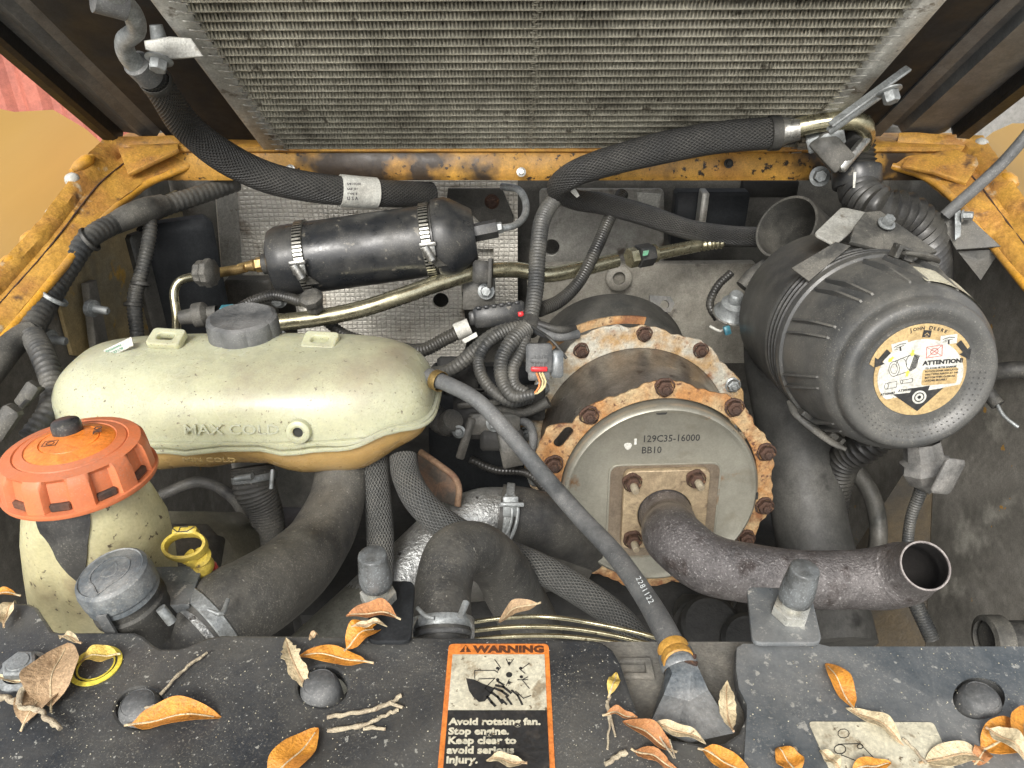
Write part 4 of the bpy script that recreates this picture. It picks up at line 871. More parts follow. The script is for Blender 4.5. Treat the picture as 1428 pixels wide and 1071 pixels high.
t = root('deep_bracket', 'dark slotted bracket deep between reservoir and wiring bundle', 'bracket', P(690, 590, 1.1))
for (x, y, sx, sy, r_) in ((668, 562, .06, .008, .1), (690, 590, .07, .03, 0), (712, 625, .03, .05, .2), (650, 610, .012, .06, -.3)):
    b = B(); b.box(Fr(P(x, y, 1.07), (0, -1, .4)).rot(r_), sx, sy, .010, .002); b.obj('bracket_arm', m_darkgrey, t)
bolt(Fr(P(690, 590, 1.055), (0, -1, .4)), .008, .007, m_boltgrey, t); bolt(Fr(P(640, 602, 1.06), (0, -1, .4)), .006, .006, m_boltgrey, t)

# ============================================================ WIRING
t = root('wiring_loom', 'thick taped wiring loom running down the left side wall', 'cable', P(120, 330, 1.05))
hose('taped_trunk', [(330, 255, 1.25, 12), (290, 268, 1.22, 13), (240, 284, 1.18, 14), (205, 295, 1.15, 16), (175, 305, 1.12, 15), (125, 332, 1.06, 15), (95, 370, 1.03, 17), (62, 420, .99, 20), (42, 462, .95, 18)], m_corr, t, corr=(.009, .07), seg=24)
hose('taped_elbow', [(228, 286, 1.165, 15), (205, 293, 1.14, 18), (180, 302, 1.115, 17), (160, 312, 1.10, 15)], m_black_dusty, t, seg=24)
hose('branch_conduit', [(207, 296, 1.14, 11), (209, 320, 1.14, 10), (200, 370, 1.14, 10), (188, 415, 1.14, 11), (192, 475, 1.14, 10)], m_corr, t, corr=(.0055, .14))
hose('lower_conduit', [(46, 468, .94, 16), (62, 500, .90, 17), (74, 540, .88, 17), (68, 575, .86, 17), (40, 610, .84, 15)], m_corr, t, corr=(.0075, .13), seg=24)
hose('side_branch', [(44, 462, .95, 17), (20, 478, .93, 18), (-8, 510, .90, 20), (-30, 540, .88, 20)], m_black_dusty, t)
hose('wire_pair', [(60, 542, .86, 3), (42, 556, .84, 4), (20, 580, .82, 4), (5, 600, .8, 4)], m_black, t)
b = B(); b.box(Fr(P(44, 548, .845), (0, -1, .3)).rot(.9), .03, .014, .012, .002); b.obj('inline_connector', m_black_dusty, t); b = B(); b.box(Fr(P(14, 586, .81), (0, -1, .3)).rot(.9), .04, .018, .016, .003); b.obj('inline_connector', m_black_dusty, t)
for (x, y, d, dx, dy) in ((125, 334, 1.055, 45, -30), (75, 415, .99, 25, -38), (186, 425, 1.14, 3, -40), (196, 396, 1.14, 3, -40)):
    a0 = P(x, y, d); a1 = P(x+dx, y+dy, d); b = B(); b.lathe([(.0165 if x < 130 else .0125, -.003), (.0180 if x < 130 else .0135, -.002), (.0180 if x < 130 else .0135, .002), (.0165 if x < 130 else .0125, .003)], Fr(a0, a1-a0), 28); b.obj('cable_tie', m_boltgrey if x == 75 else m_black, t)
for (x, y, d) in ((68, 472, .99), (128, 430, 1.06)):
    b = B(); b.lathe([(.012, -.004), (.012, .004), (.0055, .005), (.0055, .024), (.004, .026), (0, .026)], Fr(P(x, y, d), (1, -.25, -.05)), 20); s_ = b.obj('wall_stud', m_boltgrey); tag(s_, 'short grey threaded stud beside the loom fork' if x < 100 else 'short threaded stud on the brown wall right of the loom', 'stud')
thing_hose('central_conduit', 'vertical corrugated conduit crossing the olive tube below the hose fold', [(800, 268, 1.22, 9), (775, 278, 1.18, 11), (757, 305, 1.15, 12), (750, 350, 1.12, 12), (747, 400, 1.10, 12), (741, 440, 1.08, 11), (735, 462, 1.07, 11)], m_corr, 'cable', corr=(.0052, .14))
thing_hose('slanting_conduit', 'slanting black conduit right of the vertical corrugated one', [(868, 270, 1.30, 9), (852, 300, 1.26, 9), (830, 350, 1.22, 9), (806, 395, 1.19, 9), (780, 420, 1.16, 10), (752, 432, 1.12, 11)], m_corr_dk, 'cable', corr=(.005, .12))
t = root('wiring_bundle', 'looping bundle of corrugated conduits left of the muffler', 'cable', P(700, 500, 1.08))
hose('conduit', [(738, 455, 1.06, 11), (705, 462, 1.05, 10), (680, 478, 1.04, 9), (668, 500, 1.04, 9), (672, 525, 1.03, 9), (690, 548, 1.02, 9), (712, 560, 1.02, 9), (740, 556, 1.03, 8)], m_corr, t, corr=(.0045, .14))
hose('conduit', [(735, 458, 1.05, 12), (715, 475, 1.03, 12), (700, 500, 1.02, 11), (700, 530, 1.01, 10), (715, 552, 1.0, 10), (745, 550, 1.0, 8)], m_corr, t, corr=(.0045, .12))
hose('conduit', [(732, 462, 1.05, 10), (728, 490, 1.03, 9), (716, 512, 1.02, 9), (718, 538, 1.01, 9), (735, 548, 1.0, 8)], m_corr, t, corr=(.0045, .12))
hose('conduit', [(735, 458, 1.06, 12), (712, 460, 1.06, 12), (686, 470, 1.06, 12), (660, 492, 1.07, 12), (628, 516, 1.08, 10), (596, 520, 1.1, 9)], m_corr, t, corr=(.006, .1))
hose('conduit', [(455, 448, 1.15, 8), (480, 466, 1.15, 8), (520, 478, 1.15, 8), (560, 486, 1.14, 9), (590, 488, 1.12, 10), (618, 474, 1.11, 10), (650, 458, 1.1, 10)], m_corr_dk, t, corr=(.0045, .12))
hose('black_cable', [(745, 458, 1.06, 7), (775, 470, 1.06, 6), (805, 466, 1.08, 7)], m_rubber_grey, t)
hose('black_cable', [(750, 452, 1.06, 6), (780, 460, 1.06, 6), (800, 458, 1.08, 6)], m_rubber_dk, t)
hose('thin_lead', [(742, 455, 1.04, 2.2), (770, 475, 1.02, 2.2), (790, 500, 1.02, 2.2)], m_black, t)
b = B(); b.tube([P(741, 448, 1.07), P(736, 462, 1.06)], .0145, 20, .002); b.obj('tape_wrap', m_rubber_dk, t)
for k, (m, dx) in enumerate(((m_wire_o, 0), (m_wire_y, 4), (m_wire_y, 8), (m_brownink, 2))): hose('wire', [(748+dx, 520, 1.0, 1.6), (753+dx, 535, .995, 1.6), (746+dx*.5, 548, .995, 1.6), (736, 552-dx*.5, 1.0, 1.6)], m, t, seg=8)
t = root('grey_connector', 'grey plug connector with a red clip hanging on yellow wires', 'connector', P(752, 502, 1.0))
fr = Fr(P(751, 502, 1.02), (0, -1, .4)); b = B(); b.box(fr.mv(0, .004, 0), .034, .038, .022, .003); b.box(fr.mv(0, -.018, .004), .028, .014, .016, .002); b.box(fr.mv(0, .002, .02), .022, .006, .006, .001)
for k in range(3): b.box(fr.mv(-.006+.006*k, .0, .02), .0018, .016, .005, .0004)
b.obj('housing', m_rubber_grey, t); b = B(); b.box(fr.mv(0, -.009, .019), .021, .006, .008, .001); b.obj('red_clip', mat('bright_red_plastic', (.6, .03, .035), None, rough=.35), t)
b = B(); b.box(fr.mv(.024, -.004, -.004), .016, .036, .02, .003); b.obj('side_socket', m_cover_plate, t)
t = root('black_fuse_connector', 'long black connector block with a red tab above the bundle', 'connector', P(697, 437, 1.12))
fr = Fr(P(697, 438, 1.12), (0, -1, .4)).rot(.14); b = B(); b.box(fr, .074, .030, .02, .003)
for k in range(6): b.box(fr.mv(-.028+.011*k, .0135, .008), .007, .005, .014, .001)
b.box(fr.mv(-.038, 0, .002), .012, .020, .014, .002); b.obj('housing', m_satin, t); b = B(); b.box(fr.mv(.030, -.003, .017), .008, .007, .006, .001); b.obj('red_tab', MATS['bright_red_plastic'], t)
t = root('white_tag', 'white printed tag wrapped on the cable by the black connector', 'label', P(646, 458, 1.09))
hose('wrap', [(636, 463, 1.085, 12), (655, 455, 1.085, 12)], m_wht, t, step=.003)
plateW('tail', [P(644, 474, 1.06), P(664, 463, 1.06), P(666, 469, 1.06), P(648, 479, 1.06)], -CF, .0008, m_wht, t)
# ============================================================ MUFFLER
MC = P(922, 694, .98); MB = P(884, 608, 1.15); maxis = (MC-MB).normalized(); MF = Fr(MC, maxis)      # z to the camera, y up
t = root('muffler', 'round exhaust canister with two rusty bolted flanges and a tailpipe flange', 'muffler', MC)
R = 139/F*.98
b = B(); b.lathe([(R*1.0, -.030), (R*1.0, -.012), (R*.995, -.006), (R*.975, -.0015), (R*.955, 0), (R*.93, -.0015), (R*.91, -.004), (R*.5, -.004), (0, -.004)], MF, 128); b.obj('front_face', m_stain, t, ang=50)
def flangeplate(fr, Rb, Ri, angs, lug, m, name, extra=(), slot=None, wth=.20, arc=None):
    out = []
    for j in range(360):
        a = 2*PI*j/360; r_ = Rb
        q = 0
        for an in angs:
            d = (a-math.radians(an)+PI) % (2*PI)-PI; q = max(q, math.exp(-(d/wth)**2))
        r_ += lug*q
        for (an, h_, w_) in extra:
            d = (a-math.radians(an)+PI) % (2*PI)-PI; r_ = max(r_, Rb+h_*math.exp(-(d/w_)**4))
        r_ += .0008*math.sin(a*37)+.0006*math.sin(a*61+1)
        out.append((math.cos(a)*r_, math.sin(a)*r_))
    holes = [circ(Ri, 120)]
    if slot:
        an, rr, l_, w_ = slot; ca = Vector((math.cos(math.radians(an))*rr, math.sin(math.radians(an))*rr)); dr = Vector((math.cos(math.radians(52)), math.sin(math.radians(52)))); nn = Vector((-dr.y, dr.x))
        h = []
        for j in range(24):
            a = 2*PI*j/24; v = Vector((math.cos(a), math.sin(a)))*w_ + Vector(((l_ if math.cos(a) > 0 else -l_), 0)); q = ca+dr*v.x+nn*v.y; h.append((q.x, q.y))
        holes.append(h)
    return plate2(name, fr, out, .0045, m, t, holes, bev=.0012)
A1 = [91, 53, 21, -11, 131, 163, 196, 228, 262, 297, 328]
f1 = MF.mv(0, .004, -.017)
flangeplate(f1, R*1.125, R*1.004, A1, .0090, m_flange, 'front_flange', wth=.25, extra=((152, .028, .19), (158, .026, .14)), slot=(148, R*1.16, .009, .0065))
b = B(); b.lathe([(R*1.07, -.006), (R*1.10, -.005), (R*1.10, -.001), (R*1.06, 0)], f1, 90); b.obj('gasket', m_rust, t)
def rbolt(fr, a, rr, m, i, sc_=1.0, proud=.0045):
    f = fr.mv(math.cos(math.radians(a))*rr, math.sin(math.radians(a))*rr, proud); b = B()
    b.lathe([(.0125*sc_, 0), (.0125*sc_, .002), (.0105*sc_, .003), (.0105*sc_, .005)], f, 20, lambda a_, r_, z_: 1+.05*math.sin(3*a_+i)+.03*math.sin(7*a_+i*2))
    b.hexp(f.mv(0, 0, .002).rot(i), .0098*sc_, .007, .2); b.lathe([(.0052*sc_, .008), (.0050*sc_, .012), (.0035*sc_, .0135), (0, .0135)], f, 14); b.obj('flange_bolt', m, t)
for i, a in enumerate(A1): rbolt(f1, a, R*1.125, m_rust if a not in (228, 262, 297) else m_boltgrey, i)
# middle section between the flanges
f2 = Fr(MB, maxis); dist = (MC-MB).length; R2 = 150/F*1.15
b = B(); b.lathe([(R*1.0, -.002), (R*.985, -.012), (R*.99, -.03), (R*1.03, -(dist-.07)), (R*1.10, -(dist-.034))], MF.mv(0, 0, -.03), 100); b.obj('middle_can', m_can, t)
A2 = [88, 57, 30, 6, 121, 149, 176, 204, 234, 258, 275, 300, 328]
flangeplate(f2, R2*1.02, R*1.10, A2, .0090, m_flange2, 'rear_flange', extra=((112, .016, .30),), wth=.22)
for i, a in enumerate(A2): rbolt(f2, a, R2*1.005, m_rust if (a in (88, 57, 121)) else m_boltgrey, i, .92)
aa_ = [math.radians(222+k*4) for k in range(27)]; fl_ = Fr(P(925, 683, 1.03), maxis); R3 = 152/F*1.03
plate2('lower_flange', fl_, [(math.cos(a_)*(R3+.004*math.cos(9*a_)), math.sin(a_)*(R3+.004*math.cos(9*a_))) for a_ in aa_]+[(math.cos(a_)*R3*.86, math.sin(a_)*R3*.86) for a_ in aa_[::-1]], .004, m_flange, t, bev=.001)
for i, a in enumerate((234, 256, 272, 291, 310)): rbolt(fl_, a, R3*.95, m_boltgrey, i, .85)
plate2('shield_edge', f2.mv(-.02, .02, -.012), [(math.cos(a_)*R2*1.08, math.sin(a_)*R2*1.02) for a_ in [math.radians(80+k*3) for k in range(22)]]+[(math.cos(a_)*R2*.98, math.sin(a_)*R2*.95) for a_ in [math.radians(143-k*3) for k in range(22)]], .004, m_flange, t)
fb = Fr(P(852, 520, 1.28), Vector((-.02, -1, .12))); Rb = 112/F*1.28
b = B(); b.lathe([(Rb*.9, -.02), (Rb*1.0, .0), (Rb*1.01, .08), (Rb*1.0, .082), (Rb*1.0, .088), (Rb*1.01, .09), (Rb*1.0, .15), (Rb*.9, .18), (Rb*.5, .20)], Fr(P(850, 500, 1.38), (-.02, -1, -.12)), 80); b.obj('rear_barrel', m_darkgrey, t)
plateW('hanger', [P(905, 412, 1.32), P(934, 414, 1.32), P(940, 424, 1.32), P(934, 436, 1.32), P(905, 434, 1.32)], -CF, .006, m_darkgrey, t, [[P(926+6*math.cos(a_), 425+6*math.sin(a_), 1.32) for a_ in [k*PI/6 for k in range(12)]]])
# marks on the face
ff = MF.mv(0, 0, -.004)
tx = Fr(P(888, 601, .985), maxis); tx.o = ff.o+(tx.o-ff.o)-ff.z*((tx.o-ff.o).dot(ff.z)); tx.x, tx.y = ff.x, ff.y
# note: frame x runs right seen from the camera
text('129C35-16000', tx, .0095, m_ink, t, .0001, .0003, sx=.92); text('BB10', tx.mv(.0, -.0155, 0), .0095, m_ink, t, .0001, .0003, sx=.92)
pd = tx.mv(-.017, -.005, 0); b = B(); b.lathe([(.0048, 0), (.0045, .0005), (0, .0006)], pd, 20, lambda a, r, z: 1+.1*math.sin(3*a)); b.box(pd.mv(.009, .006, 0), .003, .008, .0004); b.obj('paint_dot', m_wht, t)
def onface(px, py):
    o_ = CAM; d_ = P(px, py, 1)-CAM; k = (ff.o-o_).dot(ff.z)/d_.dot(ff.z); q = o_+d_*k-ff.o; return q.dot(ff.x), q.dot(ff.y)
x, y = onface(922, 575); b = B(); plate2('slot', ff.mv(x, y+.002, .001), roundpoly(rect(.014, .008), .0035), .0012, m_dark, t)
x, y = onface(1056, 690); plate2('slot', ff.mv(x-.002, y, .0022), roundpoly(rect(.004, .010), .001), .0012, m_dark, t)
x, y = onface(920, 714)
plate2('recess', ff.mv(x+.003, y+.002, 0), roundpoly(rect(.140, .134), .014), .0012, m_recess, t)
plate2('recess_rim', ff.mv(x+.003, y+.002, 0), roundpoly(rect(.143, .137), .015), .0020, m_stain, t, [roundpoly(rect(.138, .132), .012)], bev=.0006)
x, y = onface(925, 703)
fp = ff.mv(x, y-.002, .0012); plate2('outlet_flange', fp, roundpoly(rect(.108, .112), .011), .0095, m_gold, t, [circ(.0345, 48, 0, -.006)], bev=.0015)
for i, (px, py) in enumerate(((879, 666), (967, 661), (880, 745), (970, 745))):
    u, v = onface(px, py); f = ff.mv(u, v, .0107); b = B()
    b.lathe([(.0125, 0), (.0125, .002), (.0108, .004), (.0108, .007)], f, 20, lambda a_, r_, z_: 1+.05*math.sin(5*a_+i)); b.hexp(f.mv(0, 0, .003), .0100, .009); b.obj('flange_nut', m_rust, t)
    b = B(); b.lathe([(.0048, .008), (.0048, .024), (.004, .0255), (0, .0255)], f, 14); b.obj('stud', m_brass if False else mat('dull_stud'+str(i), (.34, .30, .22), (.22, .18, .12), 80, rough=.6), t)
t2 = root('tailpipe', 'dusty brown exhaust tailpipe curving right to an open end', 'pipe', P(1100, 800, .86))
o0 = fp.p(0, -.006, .002); o1 = fp.p(0.000, -.006, .035)
pts = [o0, o1, P(942, 752, .875), P(985, 785, .85), P(1050, 800, .845), P(1120, 808, .845), P(1185, 808, .845), P(1230, 806, .838), P(1258, 800, .823), P(1278, 793, .798), P(1290, 789, .780)]
rr_ = [.0335, .0335, .0335, .033, .032, .0315, .0315, .0335, .0335, .0272, .0250]
b = B(); b.tube(pts, rr_, 56, .004, wall=.0022, wob=.003); b.obj('pipe', m_pipe, t2, ang=60)
en = (P(1290, 789, .780)-P(1278, 793, .798)).normalized()
b = B(); b.lathe([(.0228, -.002), (.0232, .0012), (.0248, .0012), (.0250, -.002)], Fr(pts[-1], en), 56); b.obj('pipe_lip', m_steel if False else mat('bright_lip', (.34, .31, .29), (.24, .21, .2), 60, rough=.5, metal=.4), t2)
b = B(); b.tube(pts[5:][::-1], [q_-.0026 for q_ in rr_[5:]][::-1], 40, .004, caps=(False, True)); b.obj('pipe_bore', m_soot_in, t2)

# ============================================================ AIR CLEANER
AF_ = P(1284, 527, .875); AB_ = P(1142, 436, 1.16); aax = (AF_-AB_).normalized(); AF = Fr(AF_, aax)
t = root('air_cleaner', 'big dusty black cylindrical air cleaner with a round yellow label', 'air cleaner', AF_)
LA = (AF_-AB_).length
prof = [(0, -.008), (.058, -.008), (.063, -.009), (.068, -.006), (.0755, .000), (.082, .001), (.0875, -.003), (.0905, -.010), (.0905, -.016), (.0925, -.018), (.0985, -.024), (.1020, -.034), (.1065, -.055), (.112, -.085), (.115, -.110), (.116, -.120)]
def ribf(a, r, z):
    return 1
b = B(); b.lathe(prof, AF, 128); b.obj('cover', m_air, t, ang=50)
b = B(); b.lathe([(.116, -.119), (.1195, -.121), (.1205, -.125), (.1205, -.132), (.118, -.134), (.1155, -.136), (.1155, -.165), (.119, -.168), (.121, -.172), (.120, -.180), (.119, -LA), (.11, -LA-.02), (0, -LA-.02)], AF, 128); b.obj('housing', m_air, t, ang=40)
b = B(); b.lathe([(.1155, -.135), (.1175, -.138), (.1205, -.139), (.1205, -.143), (.1178, -.145), (.1178, -.149), (.1205, -.150), (.1205, -.154), (.1178, -.156), (.1178, -.160), (.1210, -.161), (.1210, -.165), (.118, -.168)], AF, 128); b.obj('grooved_ring', m_black, t, ang=40)
# moulded ribs in pairs on the cover
for a in (96, 84, 64, 120, 128, 150, 158, 185, 193, 222, 230, 20, -10, 255, 263, 290):
    aa = math.radians(a); r0, r1 = .1025, .1155
    f = AF.rot(aa); pts = [f.p(r0-.001, 0, -.034), f.p(r0+.002, 0, -.036), f.p(.1125+.0045, .010, -.075), f.p(r1+.0035, .020, -.108), f.p(r1-.003, .020, -.112), f.p(.105, .010, -.07)]
    b = B(); b.sheet(pts, .0028, f.y); b.obj('rib', m_air, t)
for k in range(26):
    a = math.radians(150+k*9.0)
    if k % 2: continue
    f = AF.rot(a); b = B(); b.box(Fr(f.p(.1203, 0, -.152), f.x, f.y), .012, .012, .0012, .0003) if 0 else None
# dimples on the lower face: raised dots
b = B()
for ring in range(4):
    for k in range(26+ring*2):
        a = math.radians(200+k*(170/(26+ring*2))); r_ = .0605+ring*.0042
        z = -.0085 if ring < 1 else (-.0075 if ring == 1 else (-.0035 if ring == 2 else -.0005))
        f = AF.mv(math.cos(a)*r_, math.sin(a)*r_, z); b.lathe([(.0009, 0), (.0006, .0005), (0, .0007)], f, 6)
o = b.obj('dimples', m_air, t); o['kind'] = 'stuff'
# label
lf = AF.mv(0.001, 0, -.0078).rot(math.radians(-3)); lf = lf.mv(.001, .003, 0)
lf.x = lf.x*1.08; lf.y = lf.y*1.08
lt = .0012
outer = []
for j in range(90):
    a = 2*PI*j/90; r_ = .0485; deg = math.degrees(a)
    if 32 < deg < 176: r_ = .0560
    outer.append((math.cos(a)*r_, math.sin(a)*r_*.97))
plate2('label_disc', lf, outer, lt, m_tan_lab, t, bev=.0003)
L1 = lf.mv(0, 0, lt+.0002)
wp_ = []
for j in range(60):
    a = 2*PI*j/60; x, y = math.cos(a)*.044, math.sin(a)*.0445
    y = max(y, -.028+x*.25); wp_.append((x*1.0, y if y < .0335 else .0335-(x*.0)**2))
wp_ = [(math.cos(2*PI*j/60)*.045+.0005, max(math.sin(2*PI*j/60)*.040-.002, -.022+math.cos(2*PI*j/60)*.045*.28)) for j in range(60)]
plate2('label_white', L1, wp_, .0003, m_wht, t)
L2 = L1.mv(0, 0, .0005)
b = B()
def poly(b, fr, pts, z=.0003): b.sheet([fr.p(x, y, 0) for x, y in pts], z, fr.z); return b
# arrows left and right, bottom arrow with ring
La = L1.mv(0, 0, .0002)
poly(b, La, [(-.050, .004), (-.040, .009), (-.043, .011), (-.036, .021), (-.041, .025), (-.048, .0135), (-.0515, .0155)]); b.obj('black_arrow', m_ink, t); b = B()
poly(b, La, [(.048, .018), (.047, .030), (.044, .0285), (.034, .0385), (.030, .034), (.039, .0255), (.036, .023)]); b.obj('black_arrow', m_ink, t); b = B()
poly(b, La, [(-.024, -.0245), (-.0065, -.0215), (-.005, -.0165), (.013, -.0125), (.0125, -.018), (.028, -.0145), (.006, -.042)]); b.obj('black_arrow', m_ink, t); b = B()
poly(b, La, rect(.0085, .0075, -.003, .0435)); b.obj('emblem', m_ink, t)
b = B(); q = La.mv(.0045, -.026, .0004); b.lathe([(.0075, 0), (.0075, .0003), (.0055, .0003), (.0055, 0)], q, 32); b.lathe([(.0042, .0), (.0042, .0003), (.002, .0003), (.002, 0)], q, 24); b.obj('ring_print', m_wht, t)
b = B(); poly(b, La.mv(-.028, .0285, 0).rot(.35), rect(.017, .010)); b.obj('white_flag', m_wht, t); b = B(); poly(b, La.mv(.021, .0385, 0).rot(.18), rect(.017, .010)); b.obj('white_flag', m_wht, t)
for (cx, cy, an) in ((-.028, .0285, .35), (.021, .0385, .18)):
    b = B(); q = La.mv(cx, cy, .0003).rot(an); line2(q, [(-.006, .001), (.001, .0025), (.006, .0015)], .0007, b); line2(q, [(-.004, -.0005), (.004, .0)], .0006, b); line2(q, [(0, -.004), (0, -.001)], .0018, b); line2(q, [(-.006, -.002), (-.002, -.002)], .0006, b); b.obj('flag_print', m_ink, t)
b = B(); q = La.mv(-.003, .0435, .0004); line2(q, [(-.002, -.001), (0, .001), (.002, -.001)], .0007, b); line2(q, [(-.001, -.0025), (.001, -.0025)], .0006, b); b.obj('emblem_mark', m_tan_lab, t)
for i, ch in enumerate('JOHN DEERE'):
    a = math.radians(112-i*4.6*1.0); r_ = .0495; f = La.mv(math.cos(a)*r_-.001, math.sin(a)*r_*.97, .0).rot(a-PI/2)
    if ch != ' ': text(ch, f, .0042 if i in (0, 5) else .0036, m_ink, t, .00012, .0001, 'CENTER')
text('ATTENTION!', L2.mv(.0005, .0095, 0).rot(.13), .0046, m_ink, t, .00035, .0002, sx=1.12)
b = B(); poly(b, L1.mv(.021, -.002, .0002).rot(.13), roundpoly(rect(.037, .018), .003), .0002); b.obj('tan_text_box', m_tan_lab, t)
for i, s in enumerate(('TO AVOID FILTER DAMAGE', 'ROTATE COVER AND LATCH', 'ONLY WITH ARROW AT THE', 'BOTTOM THEN CLOSE ALL', 'LATCHES SECURELY')):
    text(s, L2.mv(.004+.0006*i, .0050-.0034*i, 0).rot(.13), .0019, m_ink, t, .00008, .0002, sx=1.0)
text('AT300487', L2.mv(-.037, -.0285+.002, 0).rot(.2), .0026, m_ink, t, .0001, .0002); text('AT300488', L2.mv(-.019, -.0245+.003, 0).rot(.2), .0026, m_ink, t, .0001, .0002)
b = B()
def ell(cx, cy, rx, ry, an, n=20): return [(cx+rx*math.cos(2*PI*k/n)*math.cos(an)-ry*math.sin(2*PI*k/n)*math.sin(an), cy+rx*math.cos(2*PI*k/n)*math.sin(an)+ry*math.sin(2*PI*k/n)*math.cos(an)) for k in range(n+1)]
line2(L2, ell(-.029, .004, .0055, .0085, .25), .0005, b); line2(L2, ell(-.029, .004, .0035, .0055, .25), .0004, b); line2(L2, ell(-.012, .012, .006, .0085, .25), .0005, b)
line2(L2, [(-.030, .0125), (-.014, .0205)], .0006, b); line2(L2, [(-.028, -.0045), (-.010, .0035)], .0006, b); line2(L2, ell(-.022, .0075, .0055, .0085, .25)[:11], .0004, b)
for k in range(5): line2(L2, [(-.0125+.0012*k, .0035+.0006*k), (-.0125+.0012*k+.002, .0205-.0003*k)], .0008, b)
line2(L2, ell(-.033, -.0155, .002, .0035, .2), .0004, b); line2(L2, [(-.033, -.012), (-.023, -.0095), (-.022, -.016), (-.033, -.019)], .0004, b)
line2(L2, ell(-.018, -.010, .0012, .0022, .2), .0004, b); line2(L2, [(-.018, -.008), (-.007, -.0055), (-.0065, -.0095), (-.018, -.012)], .0004, b)
b.obj('filter_drawing', m_ink, t)
b = B(); q = L2.mv(.009, .025, 0).rot(.2); line2(q, [(-.008, -.006), (.008, -.006), (.008, .006), (-.008, .006), (-.008, -.006)], .0005, b); line2(q, [(-.007, -.005), (.007, .005)], .0005, b); line2(q, [(-.007, .005), (.007, -.005)], .0005, b); line2(q, ell(0, 0, .004, .0035, 0, 12), .0005, b); b.obj('red_warning_print', m_redink, t)
b = B()
for (x, y, an) in ((-.0135, .0225, PI), (-.0345, .0145, PI*.8), (-.014, -.0005, 0)): poly(b, L2.mv(x, y, .0002).rot(an), [(-.0012, -.003), (.0012, -.003), (.0012, .0005), (.0028, .0005), (0, .004), (-.0028, .0005), (-.0012, .0005)])
b.obj('yellow_arrows', m_yelink, t)
# tan strip label on the cover rim
b = B(); pts = []
for k in range(12):
    f = AF.rot(math.radians(87-k*4.0)); pts.append((f.p(.1038, 0, -.034), f.p(.1125, 0, -.075)))
b.grid([[p+ (p-AF_).normalized()*.0006 for p, q in pts], [q+(q-AF_).normalized()*.0006 for p, q in pts]], False); b.obj('rim_label', m_cream_lab, t)
# clips
def latch(an, big=1.0):
    f = AF.rot(math.radians(an)); b = B()
    b.tube([f.p(.117, -.030, -.135), f.p(.124, -.022, -.120), f.p(.125, -.004, -.105), f.p(.1245, .022, -.085), f.p(.121, .042, -.078)], [.005, .006, .0065, .0055, .003], 12, .004, squash=.7)
    b.box(Fr(f.p(.112, .026, -.10), f.x, f.y), .022, .012, .012, .002); b.box(Fr(f.p(.112, .040, -.10), f.x, f.y), .018, .006, .017, .001)
    b.box(Fr(f.p(.112, -.012, -.118), f.x, f.y), .03, .02, .010, .002); b.tube([f.p(.126, .022, -.10), f.p(.126, .044, -.10)], .0025, 8)
    b.obj('latch', m_black_dusty, t)
latch(72); latch(235); 
# drain valve and its conduit
t3 = root('rubber_drain_valve', 'grey duckbill rubber valve hanging below the air cleaner', 'valve', P(1305, 650, .93))
f = Fr(P(1288, 632, .95), (.25, -.35, -1)); b = B(); b.lathe([(.021, -.015), (.0225, 0), (.023, .006), (.029, .010), (.031, .020), (.025, .034), (.0005, .054)], f, 9, lambda a, r, z: 1+(.12*math.cos(2*a+.6) if z > .015 else 0)); b.obj('valve', m_cover_plate if False else mat('worn_grey_rubber', (.10, .10, .095), (.18, .175, .165), 26, .35, .65, .6, dust=((.36, .34, .30), .35)), t3)
b = B(); b.box(Fr(P(1318, 662, .905), (.3, -1, .1)).rot(-.30), .030, .046, .008, .003); b.obj('duckbill', MATS['worn_grey_rubber'], t3)
thing_hose('drain_conduit', 'thin ribbed conduit running down from the rubber drain valve', [(1290, 665, .97, 9), (1282, 690, .98, 9), (1271, 720, .99, 8), (1266, 760, 1.0, 8), (1270, 820, 1.0, 11), (1300, 892, .99, 11)], m_corr, 'cable', corr=(.0035, .12))
# mounting bracket over the air cleaner, inlet stub
t = root('air_cleaner_bracket', 'grey folded metal bracket bolted on top of the air cleaner', 'bracket', P(1190, 320, 1.05))
b = B()
pr = [P(1134, 330, 1.00), P(1162, 346, .985), P(1190, 312, 1.0), P(1196, 302, 1.01), P(1245, 334, 1.02), P(1300, 352, 1.03)]
pq = [P(1166, 296, 1.08), P(1186, 298, 1.08), P(1212, 298, 1.08), P(1222, 298, 1.08), P(1262, 318, 1.09), P(1305, 340, 1.09)]
plateW('top_leaf', [P(1134, 328, 1.0), P(1172, 293, 1.06), P(1216, 300, 1.05), P(1163, 346, .985)], (0, -.6, 1), .004, m_alu, t, bev=.001, rnd=.008)
plateW('side_leaf', [P(1190, 318, 1.0), P(1204, 299, 1.02), P(1222, 302, 1.03), P(1306, 352, .99), P(1270, 362, .98), P(1180, 345, .99)], (0, -.6, .9), .006, m_black_dusty, t, bev=.001)
plateW('front_leaf', [P(1103, 376, .985), P(1165, 338, .985), P(1186, 345, .98), P(1128, 393, .97)], (-.3, -.8, .7), .003, m_black_dusty, t, bev=.001)
bolt(Fr(P(1236, 312, 1.0), (.1, -.5, 1)), .0075, .010, m_boltgrey, t)
t = root('inlet_stub', 'open dark plastic inlet tube left of the grey bracket', 'duct', P(1100, 320, 1.2))
b = B(); b.tube([P(1160, 365, 1.28), P(1125, 340, 1.24), P(1096, 316, 1.20)], .052, 48, .01, wall=.004); b.obj('tube', m_black_dusty, t)
